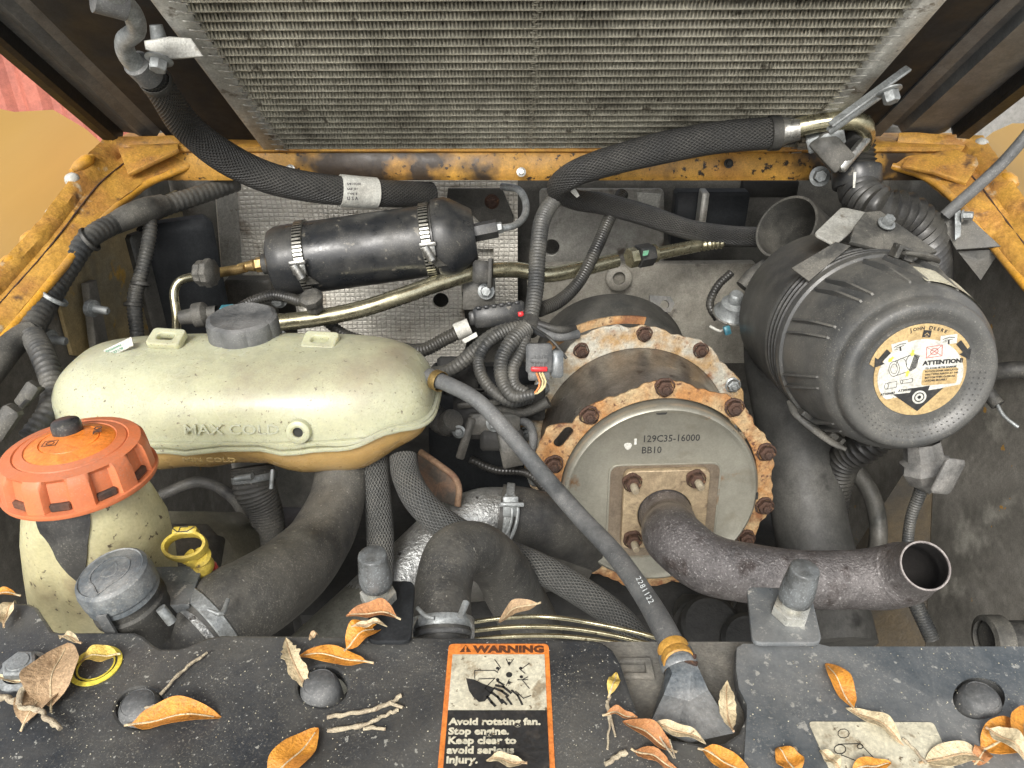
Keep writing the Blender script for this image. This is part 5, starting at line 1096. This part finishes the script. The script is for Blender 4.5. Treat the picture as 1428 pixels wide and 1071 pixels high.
thing_hose('big_corrugated_duct', 'wide black corrugated duct turning behind the air cleaner at right', [(1194, 252, 1.13, 27), (1203, 275, 1.11, 29), (1228, 292, 1.09, 31), (1262, 304, 1.09, 35), (1284, 335, 1.11, 36), (1290, 400, 1.2, 36)], m_corr_dk, 'duct', corr=(.0095, .16), seg=40)
t = root('duct_cuff', 'black cuff with a ribbed sleeve hanging in front of the crossbar', 'duct', P(1195, 240, 1.10))
f = Fr(P(1195, 262, 1.13), P(1192, 170, 1.13)-P(1195, 262, 1.13)); b = B(); b.lathe([(.028, 0), (.0325, .001), (.034, .004), (.035, .026), (.034, .029), (.030, .030)], f, 48); b.obj('cuff', m_satin, t)
hose('ribbed_sleeve', [(1196, 238, 1.13, 27), (1198, 205, 1.125, 22), (1199, 165, 1.125, 17)], m_corr_dk, t, corr=(.0062, .16), seg=32)
plateW('mark', [P(1190, 240, 1.085), P(1194, 240, 1.085), P(1192, 262, 1.085), P(1189, 262, 1.085)], -CF, .0008, m_wht, t)
# vertical duct behind muffler right
thing_hose('vertical_plastic_duct', 'wide dusty plastic duct standing between muffler and air cleaner', [(1075, 430, 1.24, 40), (1090, 520, 1.22, 48), (1112, 620, 1.20, 50), (1128, 720, 1.18, 50), (1145, 800, 1.15, 52), (1165, 900, 1.1, 56)], mat('sooty_duct', (.045, .045, .042), (.085, .083, .075), 8, .4, .65, .65, 0, .1, 120, spots=((.025, .024, .022), 12, .60, .08)), 'duct', seg=44)
thing_hose('lower_right_hose', 'ribbed black hose stub under the air cleaner', [(1235, 600, 1.10, 26), (1205, 622, 1.12, 25), (1178, 640, 1.15, 24), (1165, 680, 1.18, 22), (1160, 740, 1.2, 20)], m_corr_dk, 'hose', corr=(.008, .08), seg=30)
t = root('vacuum_canister', 'small round metal vent can with a teal plug left of the air cleaner', 'valve', P(1020, 425, 1.25))
f = Fr(P(1022, 432, 1.25), (0, -.3, 1)); b = B(); b.lathe([(.026, -.012), (.029, -.008), (.029, -.004), (.022, .004), (.021, .014), (.012, .018), (.012, .03), (.009, .034), (0, .034)], f, 36); b.obj('can', m_boltgrey, t); b = B(); b.lathe([(.029, -.009), (.031, -.008), (.031, -.006), (.029, -.005)], f, 40); b.obj('bright_rim', m_steel, t)
b = B(); b.box(Fr(P(1013, 460, 1.23), (0, -1, .3)).rot(.3), .010, .014, .008, .001); b.obj('teal_plug', m_teal, t)
hose('thin_lead', [(990, 455, 1.26, 2), (1005, 462, 1.25, 2), (1013, 458, 1.24, 2)], m_wht, t)
hose('vent_hose', [(1035, 400, 1.24, 10), (1050, 384, 1.24, 11), (1068, 372, 1.25, 11)], m_rubber, t)
hose('coiled_lead', [(1020, 380, 1.3, 6), (1000, 400, 1.3, 6), (990, 425, 1.3, 6), (1000, 446, 1.3, 5)], m_corr_dk, t, corr=(.005, .12))
# items on the right wall
t = root('right_wall_fitting', 'thick black hose coming out of a bracket at lower right corner', 'hose', P(1400, 880, 1.0))
hose('hose', [(1380, 892, 1.0, 26), (1440, 892, 1.0, 26)], m_rubber_dk, t, seg=30); b = B(); b.lathe([(.024, -.012), (.031, -.010), (.031, .012), (.024, .013)], Fr(P(1385, 892, 1.0), (1, 0, 0)), 36); b.obj('sleeve', m_black_dusty, t)
thing_hose('right_wall_hose', 'black hose stub coming in from the right edge beside the air cleaner label', [(1450, 516, 1.05, 12), (1410, 516, 1.06, 12), (1380, 520, 1.08, 12)], m_rubber_dk, 'hose')
t = root('hanging_sensor_wire', 'small dangling wire end with a clip right of the air cleaner', 'cable', P(1400, 570, 1.1))
hose('boot', [(1378, 548, 1.06, 10), (1392, 565, 1.05, 9)], m_rubber_dk, t); hose('wire', [(1390, 563, 1.05, 2.5), (1400, 580, 1.04, 2.5), (1420, 596, 1.03, 2.5)], m_boltgrey, t)

# ============================================================ FRONT COVER
cov = root('front_cover', 'speckled black plastic cover across the bottom strewn with leaves', 'cover', PZ(714, 1000, COVER_Z))
Z = COVER_Z
def zp(l, z=None): return [PZ(x, y, z or Z) for x, y in l]
outl = [(-120, 836), (42, 841), (52, 846), (74, 879), (84, 881), (188, 881), (200, 886), (216, 900), (226, 904), (248, 904), (262, 900), (290, 888), (310, 885), (560, 887), (700, 889), (828, 892), (842, 896), (855, 906), (866, 925), (878, 962), (892, 1000), (905, 1018), (930, 1030), (985, 1037), (1010, 1035), (1030, 1022), (1040, 1000), (1040, 985), (1029, 962), (1024, 935), (1025, 905), (1032, 899), (1140, 899), (1156, 903), (1560, 903)]
outl = outl+[(1560, 1260), (-260, 1260)]
def hole(cx, cy, r, n=28): return [PZ(cx+math.cos(2*PI*i/n)*r, cy-math.sin(2*PI*i/n)*r*.82, Z) for i in range(n)]
plateW('cover_panel', zp(outl), (0, 0, 1), .010, m_cover, cov, [hole(196, 988, 34), hole(450, 958, 34), hole(1364, 976, 36)], bev=.0025)
for o in [o for o in COL.objects if o.name == 'cover_panel']: o.location.z -= .010
o = plateW('right_panel', zp([(1036, 900), (1140, 900), (1156, 904), (1560, 904), (1560, 1260), (1024, 1260), (1041, 1000), (1041, 985), (1030, 962), (1026, 935), (1027, 906)]), (0, 0, 1), .0012, m_cover_plate, cov, [hole(1364, 976, 36.5)]); o.location.z += .0006
# recess under the cut-out
o = plateW('recess_tray', zp([(820, 900), (1060, 900), (1060, 1060), (820, 1060)], Z-.03), (0, 0, 1), .004, m_cover_plate if False else mat('dusty_grey_tray', (.15, .145, .13), (.24, .225, .195), 14, rough=.7, bump=.2, dust=(DUST, .4)), cov)
b = B(); b.box(Fr(P(945, 925, .64), (0, -1, .2)), .16, .03, .006, .002); b.obj('recess_wall', MATS['dusty_grey_tray'], cov)
b = B(); f = Fr(PZ(882, 935, Z-.026), (0, 0, 1)); 
plate2('tray_frame', f, rect(.030, .018), .004, MATS['dusty_grey_tray'], cov, [rect(.019, .010)], bev=.001)
for x, y, zt in ((196, 986, .002), (447, 958, .004), (1365, 976, .004)):
    c = PZ(x, y, Z); fr = Fr(c-Vector((0, 0, .02)), (0, -.05, 1)); s = root('rubber_buffer', {196: 'round grey rubber buffer nearest the bottom left twig, in its hole', 447: 'round grey rubber buffer beside the curled cream leaf, in its hole', 1365: 'round grey rubber buffer in the hole at right, no leaf touching it'}[x], 'buffer', c, 'rubber buffers in the cover holes')
    b = B(); r = .0132; b.lathe([(r*1.15, 0), (r*1.12, .008), (r*1.05, .018), (r*.98, .0225), (r*.86, .0258), (r*.80, .0266), (r*.78, .0262), (r*.70, .0270), (0, .028)], fr, 40); b.obj('dome', m_rubber_grey, s, ang=50)
# flanged hex bolt
f = Fr(PZ(33, 938, Z), (0, -.05, 1)); b = B(); b.lathe([(0, 0), (.0165, 0), (.0165, .002), (.0125, .0035), (.0125, .004)], f, 32); b.hexp(f.mv(0, 0, .003), .0115, .0085, .16); b.lathe([(.0075, .0115), (.007, .0125), (0, .0127)], f, 24); o = b.obj('cover_bolt', m_boltgrey); tag(o, 'big grey flanged hex bolt at the left of the cover', 'bolt')
# two brackets with rubber-capped studs
def stud(px, py, bx, z, lab, lab2, pts, m):
    t = root('stud_bracket', lab, 'bracket', PZ(*pts[0], z)); 
    plateW('plate', [PZ(x, y, z) for x, y in pts], (0, -.02, 1), .004, m, t, bev=.001, rnd=.008)
    s = root('capped_stud', lab2, 'buffer', PZ(px, py, z)); f = Fr(PZ(px, py, z)+Vector((0, 0, .004)), (-.02, -.02, 1) if px < 700 else (.06, .0, 1))
    b = B(); b.hexp(f, .0140, .0085, .12); b.lathe([(.0080, .008), (.0080, .012), (.0098, .014)], f, 24); b.obj('hex_nut', mat('bright_nut'+str(px), (.55, .55, .50), (.40, .39, .34), 60, rough=.35, metal=.5, mott=.12), s)
    b = B(); b.lathe([(.0098, .014), (.0118, .0155), (.0126, .020), (.0124, .027), (.0108, .0445), (.0104, .0462), (.0098, .0467), (0, .0468)], f, 40); b.obj('rubber_cap', mat('bluish_rubber' + str(px), (.060, .062, .060), (.10, .105, .105), 30, rough=.32, dust=((.34, .37, .38), .42, 22), mott=.1), s, ang=45)
stud(529, 841, 0, Z+.004, 'dark bracket plate under the left capped stud', 'rubber capped stud standing on the left bracket behind the orange leaf', [(512, 900), (516, 826), (520, 815), (574, 815), (579, 822), (574, 900)], m_hooddk)
stud(1100, 862, 0, Z+.004, 'blue grey bracket plate under the right capped stud', 'rubber capped stud standing in front of the tailpipe', [(1048, 902), (1041, 828), (1046, 823), (1124, 826), (1130, 832), (1146, 902)], m_cover_plate)
# funnel shield on the recess
t = root('plastic_funnel', 'pointed grey plastic funnel under the end of the thin grey hose', 'funnel', PZ(960, 990, Z-.02))
apex = P(950, 927, .548); base = [PZ(905, 1012, Z-.01), PZ(960, 1036, Z-.006), PZ(1025, 1022, Z-.006), PZ(1000, 975, Z-.026), PZ(930, 955, Z-.026)]
b = B(); ap = []; 
for k in range(5):
    a = -2.3+2*PI*k/5; ap.append(apex+CR*.011*math.cos(a)+Vector((0, .9, .2))*.009*math.sin(a))
mid = [ap[k].lerp(base[k], .35)*1+Vector((0, 0, -.004)) for k in range(5)]
b.grid([ap, mid, base], True, True, True); b.obj('shield', m_cover_plate if False else mat('grey_blue_plastic', (.10, .115, .125), (.17, .18, .185), 22, rough=.35, dust=((.4, .38, .34), .3)), t, ang=15)
b = B(); b.lathe([(.0125, 0), (.0135, .002), (.0125, .012), (.0112, .014)], Fr(apex-Vector((0, 0, .004)), P(942, 905, .556)-apex), 30); b.obj('spout', MATS['grey_blue_plastic'], t)
# yellow ring decal
t = root('yellow_ring', 'flat yellow ring partly under tan leaves at lower left', 'ring', PZ(136, 930, Z))
f = Fr(PZ(134, 929, Z), (0, 0, 1)); b = B(); b.lathe([(.0175, .0003), (.0175, .0012), (.0145, .0016), (.0142, .0003)], f, 48); b.lathe([(.0128, .0003), (.0128, .0010), (.0118, .0010), (.0116, .0003)], f, 48); b.obj('ring', m_yelink, t)

# ---- warning decal
def onZ(px, py): return PZ(px, py, Z)
tl, tr, bl, br = onZ(626, 899), onZ(765, 899), onZ(610, 1076), onZ(775, 1076)
dx = (tr-tl).normalized(); W_ = (tr-tl).length; dn = (bl-tl); H_ = abs((tl-bl).y)+.03; sk = 0
t = root('warning_label', 'orange bordered WARNING label with a hand and fan drawing on the cover', 'label', (tl+br)/2)
DF = Fr((tl+tr)/2, (0, 0, 1)); DF.x = Vector((1, 0, 0)); DF.y = Vector((0, 1, 0))
DF = DF.mv(0, 0, .0003).rot(math.radians(.0))
W2 = W_*1.0
plate2('orange_border', DF, roundpoly([(-W2/2, 0), (W2/2, 0), (W2/2, -H_), (-W2/2, -H_)], .004), .0006, m_orange_lab, t)
D1 = DF.mv(0, 0, .0007); bw = .0034
yh = -.0100
pan = (onZ(700, 992)-onZ(700, 899)).y
plate2('picture_panel', D1, [(-W2/2+bw, yh), (W2/2-bw, yh), (W2/2-bw, pan), (-W2/2+bw, pan)], .0003, m_cream_lab, t)
plate2('black_panel', D1, [(-W2/2+bw, pan), (W2/2-bw, pan), (W2/2-bw, -H_+bw), (-W2/2+bw, -H_+bw)], .0003, m_ink, t)
D2 = D1.mv(0, 0, .0004)
text('WARNING', DF.mv(-W2/2+.0185, -.0078, .0007), .0060, m_brownink, t, .00045, .0002, sx=1.28)
b = B(); poly(b, DF.mv(-W2/2+.0125, -.0078, .0007), [(-.0042, 0), (.0042, 0), (0, .0065)]); b.obj('triangle', m_brownink, t)
text('!', DF.mv(-W2/2+.0125, -.0072, .0011), .0045, m_orange_lab, t, .0004, .0001, 'CENTER')
yt = pan-.0070
ys = [(onZ(700, y_)-onZ(700, 899)).y for y_ in (1012, 1025.5, 1038.5, 1052, 1065.5)]
for s, y_ in zip(('Avoid rotating fan.', 'Stop engine.', 'Keep clear to', 'avoid serious', 'injury.'), ys):
    text(s, D2.mv(-W2/2+bw+.0015, y_-.0002, 0), .0050, m_cream_lab, t, .00028, .0002, sx=1.17)
# hand and fan pictogram
px2 = lambda x, y: ((onZ(x, y)-DF.o).x, (onZ(x, y)-DF.o).y)
b = B()
hand = [(650, 948), (662, 950), (672, 955), (690, 962), (686, 968), (676, 980), (668, 981), (660, 974), (654, 965)]
poly(b, D2, [px2(*q) for q in hand[::-1]])
for fs in ([(690, 962), (700, 966), (708, 972)], [(686, 968), (694, 974), (700, 982)], [(692, 958), (702, 960), (712, 968)], [(680, 974), (686, 982), (690, 986)]):
    line2(D2, [px2(*q) for q in fs], .0017, b, .0003)
for fs in ([(700, 978), (706, 984)], [(706, 974), (713, 984)], [(714, 965), (722, 972), (728, 984)], [(694, 952), (702, 957)]): line2(D2, [px2(*q) for q in fs], .0013, b, .0003)
b.lathe([(.0022, 0), (.0022, .0003), (0, .0003)], D2.mv(*px2(710, 943), 0), 16)
for (x, y) in ((694, 934), (710, 927), (726, 934), (694, 950), (710, 954), (727, 946)): b.lathe([(.0012, 0), (.0012, .0003), (0, .0003)], D2.mv(*px2(x, y), 0), 10)
b.obj('hand_print', m_ink, t)
b = B()
for fs in ([(690, 922), (698, 933), (694, 938)], [(706, 921), (710, 930), (716, 921)], [(738, 927), (726, 936), (732, 941)], [(662, 937), (690, 937), (694, 940)], [(662, 937), (662, 948)], [(736, 946), (728, 950), (738, 962)], [(690, 948), (676, 962), (686, 970)], [(719, 966), (730, 976), (740, 972)], [(710, 950), (706, 958)], [(722, 950), (736, 950)], [(690, 948), (668, 949)]):
    line2(D2, [px2(*q) for q in fs], .0005, b, .0003)
b.obj('fan_print', m_ink, t)
# pale diagram label right
t = root('diagram_label', 'worn cream label with a faded belt diagram at lower right of the cover', 'label', onZ(1230, 1050))
pp = [onZ(1126, 1010), onZ(1300, 1011), onZ(1345, 1110), onZ(1170, 1110)]
f = Fr(onZ(1126, 1010)+Vector((0, 0, .0022)), (0, 0, 1)); plate2('label_sheet', f, roundpoly([((p-f.o).dot(f.x), (p-f.o).dot(f.y)) for p in pp][::-1], .003), .0006, m_cream_lab, t)
f = f.mv(0, 0, .0007); q = lambda x, y: ((onZ(x, y)-f.o).dot(f.x), (onZ(x, y)-f.o).dot(f.y)); b = B()
def pc(cx, cy, r, n=16): return [q(cx+r*math.cos(2*PI*k/n), cy+r*.8*math.sin(2*PI*k/n)) for k in range(n+1)]
line2(f, pc(1175, 1027, 8, 9), .0004, b, .0002); line2(f, pc(1170, 1049, 8), .0005, b, .0002); line2(f, pc(1198, 1045, 4), .0004, b, .0002); line2(f, pc(1212, 1065, 6), .0005, b, .0002)
line2(f, [q(1168, 1042), q(1198, 1041), q(1216, 1060)], .0005, b, .0002); line2(f, [q(1172, 1057), q(1200, 1068)], .0005, b, .0002); b.obj('belt_diagram', m_ink, t)

# ============================================================ LEAVES AND TWIGS
def leaf(p0, p1, wpx, m, label, lift=.0015, curl=.25, bend=.004, fold=.12, z=None, tear=0, seed=0, asym=0, round_=.75, world=None, grp='fallen dry leaves on the cover'):
    rnd = random.Random(seed*7+3); z = z or Z
    if world: A_, B_ = P(*world[0]), P(*world[1])
    else: A_, B_ = PZ(*p0, z), PZ(*p1, z)
    L = (B_-A_).length; d = (B_-A_).normalized(); up = Vector((0, 0, 1)) if not world else (-CF*.4+Vector((0, 0, 1))).normalized(); s = up.cross(d).normalized(); up = d.cross(s)
    w_ = wpx/F*((A_+B_)/2-CAM).dot(CF)/2*1.30; n, m_ = 26, 8; rings = []
    for i in range(n+1):
        t_ = i/n; c = A_+d*L*t_; st = .10
        if t_ < st: hw = .0007
        else:
            q = (t_-st)/(1-st); hw = w_*max(.02, math.sin(PI*q**round_)**.75)*(1+.03*math.sin(q*13+seed))*(1-tear*rnd.random()*.6)
        bnd = bend*math.sin(PI*t_)+.0016*math.sin(t_*9+seed*2); side = L*.05*math.sin(PI*t_)*((seed % 3)-1)
        row = []
        for j in range(m_+1):
            u = j/m_*2-1; x = u*hw+asym*hw*(1-u*u)*.2
            h = lift+bnd+curl*hw*abs(u)**1.8+fold*hw*abs(u)-(.0006 if abs(u) < .01 and t_ > st else 0)+(.0005*math.sin(t_*15+j*.8+seed) if t_ > .2 else 0)*abs(u)
            row.append(c+s*(x+side)+up*h)
        rings.append(row)
    top = rings; bot = [[p-up*.0004 for p in r] for r in rings]
    b = B(); b.grid([r+br[::-1] for r, br in zip(top, bot)], True, True, True)
    t = root('dry_leaf', label, 'leaf', (A_+B_)/2, grp)
    b.obj('blade', m, t, ang=70)
    mid = [r[m_//2]+up*.0003 for r in rings[::3]]; b = B(); b.tube(mid, [.0008]*3+[.0005]*(len(mid)-3), 6, .003); b.obj('midrib', m_leafC if m is not m_leafC else m_leafT, t)
    return t
LV = [
 ((175, 1016), (309, 1000), 34, m_leafO, 'large orange leaf below the left rubber buffer', dict(curl=.45, bend=.005)),
 ((74, 1000), (98, 905), 54, m_leafT, 'broad tan leaf lying over the yellow ring', dict(lift=.006, seed=2)),
 ((30, 1022), (78, 938), 40, m_leafT, 'tan leaf half under the broad one, by the forked twig', dict(lift=.002, seed=3)),
 ((172, 922), (112, 931), 22, m_leafY, 'small yellowish leaf pointing right across the yellow ring', dict(lift=.006, seed=4)),
 ((120, 912), (88, 903), 9, m_leafC, 'small curled cream leaf on top of the broad tan leaf', dict(lift=.012, seed=5)),
 ((-10, 949), (48, 957), 6, m_leafC, 'thin curled pale leaf below the big hex bolt', dict(lift=.002, seed=6, curl=.8)),
 ((522, 931), (417, 917), 22, m_leafO, 'long orange leaf pointing right above the middle buffer', dict(curl=.1, seed=7, lift=.003, round_=.95)),
 ((481, 917), (534, 882), 30, m_leafO, 'oval orange leaf touching the long orange one', dict(lift=.007, seed=8)),
 ((560, 876), (485, 874), 24, m_leafB, 'brownish orange leaf in front of the left capped stud', dict(lift=.010, seed=9, z=Z+.006, curl=.5)),
 ((492, 888), (541, 884), 9, m_leafC, 'narrow pale curled leaf between two orange leaves by the stud', dict(lift=.009, seed=10, z=Z+.004)),
 ((436, 975), (400, 895), 24, m_leafC, 'torn cream leaf hanging into the middle buffer hole', dict(lift=.005, tear=.6, seed=11)),
 ((370, 1100), (445, 1020), 40, m_leafO, 'orange leaf cut off by the bottom edge left of the twigs', dict(seed=12)),
 ((432, 896), (444, 887), 8, m_leafT, 'tiny grey tan leaflet at the cover edge', dict(seed=13)),
 ((943, 1054), (868, 1008), 22, m_leafB, 'curled brown leaf right of the warning label', dict(lift=.003, seed=14, curl=.6)),
 ((840, 1004), (888, 1010), 11, m_leafB, 'narrow brown leaf crossing the thin upright twig', dict(lift=.006, seed=15, curl=.6)),
 ((905, 1014), (984, 1041), 16, m_leafC, 'long cream leaf along the lower lip of the recess', dict(lift=.003, seed=16)),
 ((1022, 1024), (1014, 950), 20, m_leafC, 'crinkled cream leaf leaning on the right side of the recess', dict(lift=.002, tear=.3, seed=17, bend=-.002)),
 ((848, 975), (859, 944), 13, m_leafY, 'small yellow cream leaf on top of the thin upright twig', dict(lift=.003, seed=18)),
 ((973, 1047), (1050, 1092), 26, m_leafO, 'orange leaf cut off at the bottom below the funnel', dict(seed=19)),
 ((1192, 1000), (1151, 928), 24, m_leafO, 'orange leaf standing out on the bare right part of the cover', dict(seed=20, lift=.004, fold=.35)),
 ((1262, 1046), (1178, 992), 20, m_leafC, 'long pale leaf lying across the diagram label', dict(seed=21, lift=.003)),
 ((1112, 1090), (1083, 1045), 30, m_leafO, 'orange leaf cut off at the bottom left of the diagram label', dict(seed=22)),
 ((1280, 1068), (1385, 1062), 26, m_leafC, 'pale leaf at the bottom edge right of the diagram label', dict(seed=23)),
 ((1360, 1050), (1440, 1012), 40, m_leafO, 'mottled orange leaf under others at the lower right corner', dict(seed=24)),
 ((1418, 1062), (1424, 998), 30, m_leafO, 'upright orange leaf touching the right edge at the bottom', dict(seed=25, lift=.008)),
 ((1366, 1032), (1424, 1075), 28, m_leafC, 'pale leaf lying on top of the mottled orange leaf', dict(seed=26, lift=.011)),
 ((1356, 1070), (1372, 1045), 18, m_leafB, 'small brown orange leaf at the lower right leaf pile', dict(seed=27)),
 ((1170, 1085), (1140, 1055), 16, m_leafC, 'small cream leaf at the bottom of the diagram label', dict(seed=28, lift=.005)),
 ((735, 1072), (678, 1064), 14, m_leafC, 'cream leaf on the bottom edge of the warning label', dict(seed=29, lift=.004)),
 ((880, 1046), (945, 1075), 18, m_leafB, 'ragged brown leaf at the bottom edge below the curled one', dict(seed=30, tear=.4)),
 ((1180, 1085), (1240, 1072), 18, m_leafO, 'orange leaf tip at the bottom edge of the diagram label', dict(seed=31, lift=.004)),
]
for i, (a, c, w_, m, lab, kw) in enumerate(LV): leaf(a, c, w_, m, lab, **{**dict(seed=i+1), **kw})
leaf(None, None, 16, m_leafT, 'tan leaf resting on the thin olive lines', world=((757, 842, .645), (697, 869, .66)), seed=33, lift=.003, grp='fallen dry leaves in the bay')
leaf((30, 833), (-30, 842), 12, m_leafO, 'orange leaf tip at the left edge below the bottle', seed=34, lift=.003)
leaf((8, 881), (24, 843), 16, m_leafC, 'curled cream leaf at the left edge above the hex bolt', seed=35, lift=.003, curl=.6)
def twig(name_label, pts, rpx, fork=None, m=None, lift=0):
    t = root('twig', name_label, 'twig', PZ(*pts[0], Z), 'dry twigs on the cover')
    rnd = random.Random(pts[0][0]); out = []; rs = []
    for i in range(len(pts)-1):
        for k in range(4):
            a, c = PZ(*pts[i], Z), PZ(*pts[i+1], Z); p = a.lerp(c, k/4); r = rpx*.6/F*(p-CAM).dot(CF)*.9
            out.append(p+Vector((rnd.uniform(-1, 1)*r*.5, rnd.uniform(-1, 1)*r*.5, r+lift))); rs.append(r*rnd.uniform(.8, 1.3))
    p = PZ(*pts[-1], Z); out.append(p+Vector((0, 0, rs[-1]+lift))); rs.append(rs[-1])
    b = B(); b.tube(out, rs, 10, .0015, wob=.12); b.obj('stem', m or m_twig, t, ang=60)
    if fork:
        o2 = [PZ(*q_, Z)+Vector((0, 0, rs[0]+lift+.001)) for q_ in fork]; b = B(); b.tube(o2, [rs[0]*.9]*(len(o2)-1)+[rs[0]*.7], 10, .0015, wob=.12); b.obj('side_stem', m or m_twig, t, ang=60)
    return t
twig('forked pale twig at the left edge over the tan leaf', [(-5, 985), (18, 984), (32, 996), (60, 1003), (74, 1015), (89, 1027)], 7.5, [(32, 996), (38, 975), (52, 966)], lift=.006)
twig('straight thin twig leaning to the left rubber buffer', [(225, 972), (250, 945), (268, 930), (290, 914)], 4, lift=.002)
twig('upper one of the crossed pale twigs', [(455, 1003), (480, 998), (520, 993), (545, 982), (560, 972)], 5.5, [(545, 984), (562, 990)])
twig('lower pale twig below the crossed one', [(458, 1021), (490, 1017), (520, 1008), (545, 996), (556, 992)], 5.5)
twig('short brown twig bit below the crossed twigs', [(507, 1018), (520, 1016), (538, 1018)], 4)
twig('thin upright twig right of the warning label', [(851, 972), (846, 985), (850, 1005), (847, 1046)], 3.5, [(846, 980), (853, 1010), (858, 1030)])
twig('short pale twig stub at the bottom right of the warning label', [(845, 1068), (860, 1057), (873, 1051)], 6)
twig('thin twig across the brown leaves near the bottom', [(908, 1022), (922, 1042), (938, 1066)], 2.6, [(932, 1042), (940, 1068)], lift=.006)
twig('short twig tip left of the diagram label', [(1107, 1045), (1112, 1060), (1116, 1075)], 5)
twig('bent twig on the right half of the diagram label', [(1258, 1036), (1272, 1050), (1290, 1070)], 3.5, lift=.003)
twig('tiny twig bit against the left rubber buffer', [(206, 997), (217, 994), (228, 993)], 3.4, lift=.006)
# grit
rnd = random.Random(11); b = B()
for k in range(900):
    x, y = rnd.uniform(-20, 1430), rnd.uniform(905, 1070)
    if 850 < x < 1045 and y < 1040: continue
    if 605 < x < 778: continue
    c = PZ(x, y, Z); s = rnd.choice((.00018, .00022, .00028, .00035, .0005)); b.lathe([(s, 0), (s*.8, s*.6), (0, s*.8)], Fr(c+Vector((0, 0, .0001 if x < 1030 else .0019)), (0, 0, 1)), 5)
o = b.obj('grit', m_cream_lab); o['kind'] = 'stuff'; o['label'] = 'pale grit and crumbs sprinkled over the cover'; o['category'] = 'grit'
